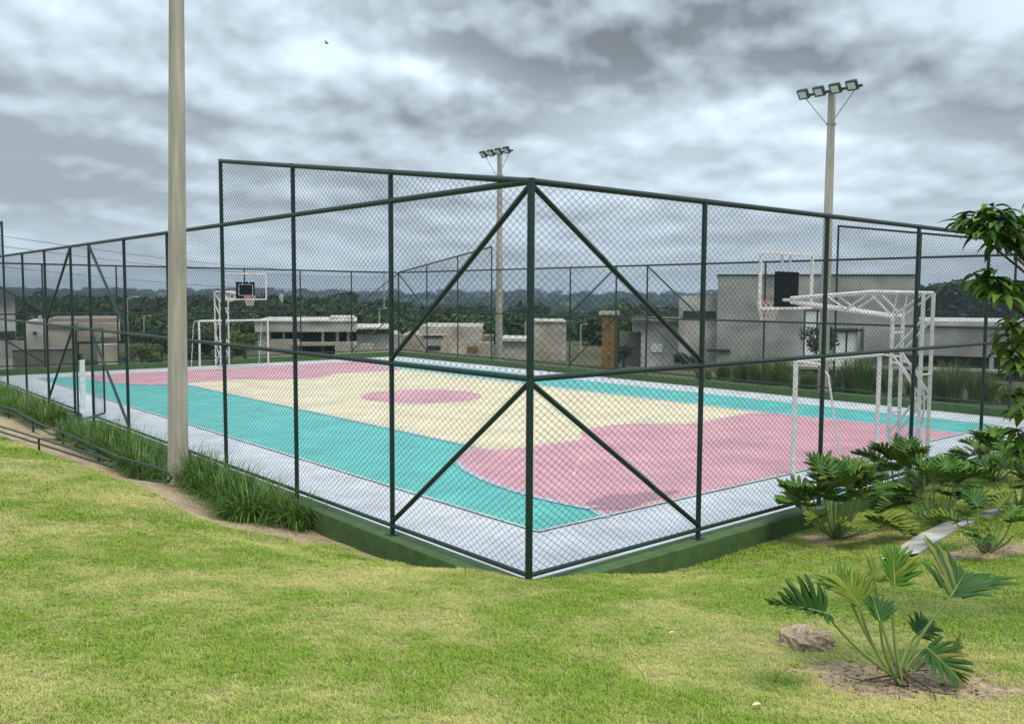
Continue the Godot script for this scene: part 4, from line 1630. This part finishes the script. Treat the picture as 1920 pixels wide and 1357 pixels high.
func make_far_shrubs() -> void:
	# tall weeds behind the far wall
	var ms := []
	for k in 4:
		ms.append(clump_mesh(200 + k, 0.85, 130, Color(0.05, 0.10, 0.02), Color(0.18, 0.25, 0.05), 0.55))
	for q in [[1385, 22.2, 1.0], [1412, 22.4, 1.0], [1440, 22.0, 1.1], [1462, 22.6, 1.0], [1530, 22.2, 0.8], [1585, 22.0, 1.15], [1610, 22.3, 1.3], [1632, 22.0, 1.3], [1655, 22.4, 1.0], [1680, 22.2, 0.8], [1760, 21.8, 0.9], [1785, 22.1, 1.15], [1810, 21.9, 1.25], [1832, 22.2, 1.1], [1870, 22.0, 0.8], [1352, 22.5, 0.8], [1330, 22.0, 0.7], [1500, 22.0, 0.7]]:
		var dr := ray(q[0], 700)
		var tt: float = (q[1] - CAM.x) / dr.x
		var p := CAM + dr * tt
		for e in 3:
			var o := MeshInstance3D.new()
			o.name = numbered("tall_weed")
			o.mesh = ms[rng.randi() % 4]
			add_child(o)
			var x := p.x + rng.randf_range(-0.3, 0.6)
			var z := p.z + rng.randf_range(-0.35, 0.35)
			o.position = Vector3(x, height(x, z) - 0.03, z)
			o.rotation.y = rng.randf() * TAU
			o.scale = Vector3.ONE * q[2] * rng.randf_range(0.85, 1.1)
			tag(o, "tall green weed clump before the blank wall of the tall grey house" if q[0] < 1490 else ("tall green weed clump below the glass doors of the grey house" if q[0] < 1700 else "tall green weed clump before the long low grey house"), "weeds", "tall weeds behind the far wall")
	# shrubs and small trees beyond the fences: [pixel x, distance, top pixel y, radius, tint, label]
	var tints := [[Color(0.03, 0.06, 0.016), Color(0.08, 0.13, 0.03)], [Color(0.018, 0.035, 0.018), Color(0.04, 0.07, 0.03)], [Color(0.06, 0.11, 0.02), Color(0.14, 0.2, 0.04)]]
	var cm := []
	for k in 3:
		cm.append(crown_mesh(300 + k, 1500, 0.075, tints[k][0], tints[k][1]))
	var lst := [
		[1180, 58, 556, 1.7, 0, "shrub", "rounded green shrub behind the wood-clad gatepost"],
		[1540, 37, 598, 0.95, 1, "small_tree", "small dark round tree in front of the glass doors of the grey house"],
		[455, 46, 618, 1.3, 2, "shrub", "bright green shrub behind the far goal"],
		[432, 44, 640, 1.0, 2, "shrub", "low bright green shrub beside the legs of the far basketball stand"],
		[300, 50, 610, 2.2, 1, "shrub", "dark shrub on the slope beside the beige houses"],
		[262, 46, 640, 1.4, 2, "shrub", "small green shrub near the pale lamp post"],
		[340, 56, 600, 2.4, 0, "shrub", "broad shrub on the slope behind the far fence"],
		[390, 54, 612, 2.0, 1, "shrub", "dark shrub behind the far goal frame"],
		[1170, 40, 640, 0.9, 1, "shrub", "dark low shrub between the gatepost and the white wall"],
		[1285, 41, 655, 0.9, 1, "shrub", "low dark shrub before the white wall"],
		[1480, 34, 672, 0.6, 0, "shrub", "low shrub beside the grey house terrace"],
	]
	for q in lst:
		var c := at(q[0], 600, q[1])
		var g := height(c.x, c.z)
		var topy := at(q[0], q[2], q[1]).y
		var hgt := maxf(topy - g, 0.4)
		var t := thing(q[5], Vector3(c.x, g, c.z), q[6], "tree" if q[5] == "small_tree" else "shrub")
		var tk := MB.new()
		var th := hgt * (0.5 if q[5] == "small_tree" else 0.3)
		tk.path([Vector3(c.x, g - 0.1, c.z), Vector3(c.x + 0.05, g + th, c.z), Vector3(c.x, g + hgt * 0.7, c.z)], [0.07, 0.05, 0.02], 7)
		part("trunk", tk, M.bark, t)
		var o := MeshInstance3D.new()
		o.name = "crown"
		o.mesh = cm[q[4]]
		t.add_child(o)
		var y0 := hgt * (0.4 if q[5] == "small_tree" else 0.0)
		o.position = Vector3(0, y0 - 0.05, 0)
		o.rotation.y = rng.randf() * TAU
		o.scale = Vector3(q[3], (hgt - y0) / 1.25, q[3])
	# woods: tree crowns over the valley and along its rim, one mass each
	var wm := crown_mesh(320, 420, 0.15, Color(0.016, 0.038, 0.014), Color(0.05, 0.085, 0.03), 0.75, 9)
	var xf := []
	var cl := []
	for k in 420:
		var px := rng.randf_range(-160, 760)
		var d := rng.randf_range(120, 230)
		var p := at(px, 600, d)
		var top := rng.randf_range(546, 566) if d > 170 else rng.randf_range(558, 590)
		if rng.randf() < 0.12 and d > 150: top -= 8
		if px > 660: top += 9
		var g := height(p.x, p.z)
		var hg := at(px, top, d).y - g
		var w := rng.randf_range(2.6, 5.0)
		xf.append(Transform3D(Basis(Vector3.UP, rng.randf() * TAU).scaled(Vector3(w, maxf(hg, 2.0) / 1.25, w)), Vector3(p.x, g - 0.3, p.z)))
		var v := rng.randf_range(0.7, 1.25)
		cl.append(Color(v, v, v))
	multi("wood", wm, xf, cl, "dark belt of trees beyond the far goal", "woods")
	xf = []
	cl = []
	for k in 2600:
		var px := rng.randf_range(-200, 2150)
		var d := 260.0 * pow(9.0, rng.randf())
		var p := at(px, 600, d)
		var g := height(p.x, p.z)
		var w := rng.randf_range(5.0, 9.0) * (1.0 + d / 1600.0)
		xf.append(Transform3D(Basis(Vector3.UP, rng.randf() * TAU).scaled(Vector3(w, rng.randf_range(6.0, 10.0), w)), Vector3(p.x, g - 0.5, p.z)))
		var v := rng.randf_range(0.7, 1.3)
		cl.append(Color(v, v, v))
	multi("wood", wm, xf, cl, "distant wooded valley and ridge fading into haze", "woods")
	# low scrub on the slope just beyond the houses
	xf = []
	cl = []
	for k in 420:
		var px := rng.randf_range(-120, 1400)
		var d := rng.randf_range(72, 118)
		var p := at(px, 600, d)
		var g := height(p.x, p.z)
		var w := rng.randf_range(1.2, 2.6)
		xf.append(Transform3D(Basis(Vector3.UP, rng.randf() * TAU).scaled(Vector3(w, rng.randf_range(0.9, 2.4), w)), Vector3(p.x, g - 0.2, p.z)))
		var v := rng.randf_range(1.0, 2.2)
		cl.append(Color(v, v * 1.05, v * 0.8))
	multi("scrub", wm, xf, cl, "olive green scrub covering the slope behind the houses", "scrub")

# ---------------------------------------------------------------- background houses, faces square to the line of sight
var h_axis := Vector3.FORWARD   # the way the house at hand runs back from the camera, level
var h_ref := Vector3.ZERO
var h_d := 0.0

# turns the next blocks so that their side walls run along the sight line through that pixel
func face(px: float, d: float) -> void:
	var r := ray(px, 600.0)
	h_axis = Vector3(r.x, 0, r.z).normalized()
	h_ref = at(px, 600.0, d)
	h_d = d

func on_face(px: float, py: float, d: float) -> Vector3:
	var r := ray(px, py)
	return CAM + r * ((h_ref + h_axis * (d - h_d) - CAM).dot(h_axis) / r.dot(h_axis))

func slab(px0: float, px1: float, py0: float, py1: float, d: float, th: float) -> MB:
	# a right-angled block whose front fills that frame of the photograph at distance d, th metres deep
	var ax := Vector3(-h_axis.z, 0, h_axis.x)
	var mid := (px0 + px1) * 0.5
	var a := on_face(px0, 600.0, d)
	var b := on_face(px1, 600.0, d)
	var y0 := on_face(mid, py1, d).y
	var y1 := on_face(mid, py0, d).y
	var c := (a + b) * 0.5 + h_axis * th * 0.5
	c.y = (y0 + y1) * 0.5
	var mb := MB.new()
	mb.box(Transform3D(Basis(ax, Vector3.UP, -h_axis), c), Vector3((b - a).dot(ax), y1 - y0, th))
	return mb

func house(called: String, label: String, px: float, py: float, d: float) -> Node3D:
	return thing(called, at(px, py, d), label, "house")

func make_background() -> void:
	# big grey house on the right
	face(1345, 42)
	var t := house("grey_house", "tall grey plastered house with glass doors behind the near basketball hoop", 1530, 700, 42)
	part("wall", slab(1345, 1508, 516, 705, 42, 9), M.plaster_grey, t)
	part("wall", slab(1508, 1617, 516, 581, 42, 9), M.plaster_grey, t)
	part("wall", slab(1617, 1722, 516, 705, 42, 9), M.plaster_grey, t)
	part("wall", slab(1546, 1566, 581, 705, 42.01, 9), M.plaster_grey, t)
	part("wall", slab(1566, 1617, 581, 616, 42.01, 9), M.plaster_grey, t)
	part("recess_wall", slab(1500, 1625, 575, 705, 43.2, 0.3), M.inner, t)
	part("parapet_cap", slab(1343, 1724, 514, 516.2, 41.95, 9.1), M.roof, t)
	for q in [[1510, 1532, 582, 688], [1534, 1545, 582, 688], [1567, 1588, 622, 688], [1590, 1615, 622, 688]]:
		var f := part("door_frame", slab(q[0] - 1, q[1] + 1, q[2] - 1, q[3], 42.12, 0.06), M.dark, t)
		part("glass_pane", slab(q[0] + 0.8, q[1] - 0.8, q[2] + 1, q[3] - 2, 42.08, 0.03), M.glass, f)
	part("lintel", slab(1564, 1618, 616, 622, 41.9, 0.5), M.dark, t)
	part("terrace_slab", slab(1480, 1640, 688, 693, 40.5, 3), M.plaster, t)
	var wing := part("wing_wall", slab(1273, 1345, 554, 705, 42.6, 7), M.plaster, t)
	part("wing_window", slab(1281, 1342, 583, 597, 42.55, 0.2), M.window, wing)
	part("downpipe", slab(1610, 1616, 610, 660, 41.9, 0.08), M.plaster, t)
	part("dark_band", slab(1326, 1371, 655, 660, 41.9, 0.12), M.dark, t)  # thin dark strip across the lower wall front
	# long low one to its right
	face(1622, 40)
	t = house("low_house", "long low grey house with white roof edge and open shaded ground floor", 1780, 705, 40)
	part("wall", slab(1622, 1990, 612, 668, 40, 8), M.plaster_grey, t)
	part("roof_edge", slab(1735, 1990, 603.5, 612, 39.9, 8), M.plaster_white, t)
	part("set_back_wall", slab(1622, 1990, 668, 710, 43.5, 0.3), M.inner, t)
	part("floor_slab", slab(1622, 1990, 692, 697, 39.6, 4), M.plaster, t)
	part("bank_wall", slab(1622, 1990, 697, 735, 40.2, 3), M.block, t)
	part("pillar", slab(1860, 1868, 668, 692, 40, 0.3), M.plaster_grey, t)
	# gatepost clad in wood and the white wall behind it
	face(1129, 38)
	t = thing("gatepost", at(1143, 700, 38), "tall wood-clad gatepost with a stone cap beyond the fence", "pillar")
	for k in 4:
		part("wood_board", slab(1129 + k * 7.2, 1135.4 + k * 7.2, 590, 705, 38 + 0.01 * (k % 2), 0.4), M.wood, t)
	part("stone_cap", slab(1123, 1162, 583, 590, 37.9, 0.65), M.plaster_cream, t)
	face(1186, 45)
	t = house("white_house", "low white house wall with a dark carport opening beside the wood-clad gatepost", 1245, 700, 45)
	part("wall", slab(1203, 1275, 604, 705, 45, 6), M.plaster_white, t)
	part("wall", slab(1186, 1203, 604, 622, 45.02, 6), M.plaster_white, t)
	part("wall", slab(1275, 1345, 604, 705, 44.6, 4), M.plaster, t)
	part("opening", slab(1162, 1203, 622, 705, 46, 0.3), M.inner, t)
	part("small_window", slab(1222, 1244, 644, 660, 44.95, 0.1), M.glass, t)
	part("roof_edge", slab(1184, 1346, 600, 604, 44.5, 6.6), M.block, t)
	# single white block
	face(1001, 54)
	t = house("white_block_house", "plain pale boxy house beside the middle of the far fence", 1031, 690, 54)
	part("wall", slab(1001, 1062, 604, 705, 54, 6), M.plaster_cream, t)
	part("roof_edge", slab(1000, 1063, 602, 604, 53.9, 6.2), M.plaster, t)
	# cream house, half finished
	face(925, 54)
	t = house("cream_house", "cream plastered half built house with stepped walls", 840, 690, 54)
	part("wall", slab(786, 904, 612, 642, 55, 7), M.plaster_cream, t)
	part("wall", slab(752, 838, 628, 705, 54, 7), M.plaster_cream, t)
	part("wall", slab(838, 925, 642, 705, 54.6, 6), M.plaster_cream, t)
	part("window", slab(793, 830, 629, 633, 53.95, 0.2), M.window, t)
	part("opening", slab(900, 926, 630, 642, 55.5, 3), M.inner, t)
	part("window", slab(800, 826, 648, 656, 53.95, 0.2), M.window, t)
	part("window", slab(876, 896, 649, 660, 54.55, 0.2), M.wood, t)
	face(960, 52)
	t = house("garden_wall_house", "low white annexe with a dark flat roof beside the cream house", 966, 690, 52)
	part("wall", slab(940, 992, 640, 705, 52, 4), M.plaster_cream, t)
	part("roof_edge", slab(938, 995, 635, 640, 51.8, 4.4), M.plaster_white, t)
	# house with the deep porch
	face(668, 50)
	t = house("porch_house", "grey house with a deep roof band and dark columned porch behind the far goal", 580, 690, 50)
	part("roof_band", slab(477, 668, 603, 622, 50, 8), M.plaster, t)
	part("roof_edge", slab(476, 669, 601, 603, 49.9, 8.2), M.plaster_white, t)
	part("roof_box", slab(618, 664, 594, 601, 52, 4), M.plaster_white, t)
	part("porch_back", slab(505, 668, 622, 705, 54, 0.3), M.inner, t)
	part("side_wall", slab(482, 506, 622, 705, 50.2, 7), M.plaster, t)
	for q in [[529, 533], [602, 607], [629, 635], [650, 655]]:
		part("column", slab(q[0], q[1], 622, 660, 50.3, 0.25), M.plaster_cream, t)
	part("porch_curtain", slab(608, 629, 624, 642, 53, 0.1), M.wood, t)
	part("porch_floor", slab(545, 668, 642, 648, 49.6, 4.5), M.plaster_cream, t)
	part("porch_wall", slab(506, 560, 636, 705, 50.0, 0.3), M.plaster_cream, t)
	part("base_wall", slab(627, 700, 645, 705, 49.4, 0.4), M.plaster_cream, t)
	part("annexe_wall", slab(668, 752, 627, 705, 51, 6), M.plaster, t)
	part("annexe_opening", slab(668, 734, 617, 627, 51.2, 5), M.inner, t)
	part("annexe_roof", slab(664, 735, 613.5, 617, 50.6, 6.5), M.plaster_white, t)
	# houses at the left
	face(28, 46)
	t = house("white_gable_house", "white house with a dark hipped roof at the end of the street", 0, 690, 46)
	part("wall", slab(-90, 28, 558, 705, 46, 7), M.plaster_white, t)
	var a := on_face(-96, 558, 45.7); var b := on_face(33, 558, 45.7)
	a.y = on_face(28, 558, 45.7).y; b.y = a.y
	var b2 := b + h_axis * 7.4
	var a2 := a + h_axis * 7.4
	var top := (a + b2) * 0.5 + Vector3(0, 0.95, 0)
	var rf := MB.new()
	for q in [[a, b], [b, b2], [b2, a2], [a2, a]]:
		rf.flat(q[0], q[1], top)
	var under := (a + b + a2 + b2) / 4.0
	rf.quad(a, b, b2, a2, Vector3.DOWN)
	part("roof", rf, M.roof, t)
	var wn := part("window", slab(-10, 27, 621, 636, 45.92, 0.2), M.window, t)
	part("window_frame", slab(7, 9, 622, 635, 45.9, 0.05), M.plaster_white, wn)
	part("porch_wall", slab(-90, 44, 640, 705, 45.4, 0.3), M.plaster_white, t)
	face(224, 44)
	t = house("beige_house", "beige plastered houses under construction with flat parapets", 120, 690, 44)
	part("wall", slab(46, 84, 602, 705, 45, 5), M.plaster_white, t)
	part("wall", slab(86, 136, 614, 705, 44, 6), M.plaster_cream, t)
	part("roof_edge", slab(85, 137, 608, 614, 43.9, 6.2), M.tile, t)
	part("wall", slab(136, 224, 606, 640, 48, 6), M.plaster_cream, t)
	part("roof_slope", slab(90, 226, 597, 606, 49, 6), M.tile, t)
	part("opening", slab(186, 218, 632, 645, 47.9, 0.3), M.inner, t)
	part("window", slab(60, 67, 622, 626, 44.9, 0.2), M.window, t)
	part("chimney_pot", slab(71, 76, 592, 602, 45.5, 0.5), M.plaster_white, t)
	part("tiled_wall", slab(180, 220, 646, 705, 43, 1.0), M.plaster_cream, t)
	face(136, 41)
	t = thing("boundary_wall", at(90, 690, 41), "bare grey block wall in front of the beige houses", "wall")
	part("wall_body", slab(20, 136, 655, 712, 41, 0.2), M.block, t)
	part("coping", slab(19, 137, 653, 655, 40.95, 0.3), M.plaster_grey, t)
	# white tower far off
	t = thing("water_tower", at(527, 600, 190), "slender white water tower above the trees", "tower")
	var wt := MB.new()
	var f0 := at(527, 600, 190); f0.y = height(f0.x, f0.z)
	wt.tube(f0, at(527, 556, 190), 0.35, 0.35, 12)
	part("shaft", wt, M.plaster_white, t)
	var tk := MB.new()
	tk.tube(at(527, 571, 190), at(527, 550, 190), 0.5, 0.45, 12)
	part("tank", tk, M.plaster_white, t)
	# street lamps
	for q in [[237, 557, 38, "pale street lamp post standing in front of the beige houses"], [269, 592, 62, "thin pale street lamp post on the slope beside the beige houses"], [711, 578, 60, "thin pale street lamp post behind the grey porch house"], [985, 604, 62, "thin pale street lamp post behind the white annexe"], [1089, 608, 62, "thin pale street lamp post beside the pale boxy house"]]:
		var p := at(q[0], 640, q[2])
		p.y = height(p.x, p.z)
		var s := thing("street_lamp", p, q[3], "street lamp", "street lamps beyond the court")
		var h := at(q[0], q[1], q[2])
		var mb := MB.new()
		mb.tube(p - Vector3(0, 0.2, 0), h, 0.065, 0.045, 8)
		part("post", mb, M.plaster, s)
		var arm := MB.new()
		arm.tube(h - Vector3(0, 0.05, 0), h + rt * 0.35 + Vector3(0, 0.04, 0), 0.02, 0.02, 6)
		part("arm", arm, M.plaster, s)
		var lm := MB.new()
		lm.box(Transform3D(Basis(rt, Vector3.UP, -fwh), h + rt * 0.42 + Vector3(0, 0.02, 0)), Vector3(0.22, 0.05, 0.09), 0.008)
		part("lamp_head", lm, M.plaster_white, s)
	# overhead wires between a pole outside the picture and one down the slope
	var e0 := at(-260, 640, 70); e0.y = height(e0.x, e0.z)
	var e1 := at(720, 640, 150); e1.y = height(e1.x, e1.z)
	for k in 3:
		var p0 := at(-260, [402, 425, 470][k], 70)
		var p1 := at(720, [512, 520, 541][k], 150)
		var mb := MB.new()
		var pts := []
		for j in 13:
			var q := j / 12.0
			pts.append(p0.lerp(p1, q) - Vector3(0, 1.2 * sin(PI * q), 0))
		mb.path(pts, [0.022], 4)
		var o := part("overhead_wire", mb, M.dark, self)
		tag(o, ["highest thin overhead wire sagging across the sky", "middle thin overhead wire sagging across the sky", "lowest thin overhead wire sagging just above the trees"][k], "wire")
	for q in [[e0, at(-260, 395, 70), "utility pole carrying the overhead wires at the end of the street"], [e1, at(720, 508, 150), "utility pole carrying the overhead wires down the slope"]]:
		var s := thing("utility_pole", q[0], q[2], "utility pole")
		var mb := MB.new()
		mb.tube(q[0] - Vector3(0, 0.3, 0), q[1], 0.14, 0.09, 8)
		part("shaft", mb, M.concrete_grey, s)
		var ca := MB.new()
		ca.bar(q[1] - rt * 0.8 - Vector3(0, 0.15, 0), q[1] + rt * 0.8 - Vector3(0, 0.15, 0), 0.09, 0.09)
		part("crossarm", ca, M.concrete_grey, s)

func make_bird() -> void:
	var p := at(612, 81, 55)
	var mb := MB.new()
	mb.path([p - rt * 0.11, p - rt * 0.04 + upv * 0.01, p + rt * 0.05, p + rt * 0.13 + upv * 0.015], [0.01, 0.045, 0.05, 0.012], 8)
	var t := thing("bird", p, "small dark bird flying under the clouds", "bird")
	part("body", mb, M.dark, t)
	for s: float in [-1.0, 1.0]:
		var w := MB.new()
		w.flat(p + rt * 0.05, p - rt * 0.04, p + fwh * s * 0.2 + upv * 0.1)
		w.flat(p - rt * 0.04, p + fwh * s * 0.2 + upv * 0.1, p + fwh * s * 0.3 - rt * 0.06 + upv * 0.07)
		part("wing", w, M.dark, t)
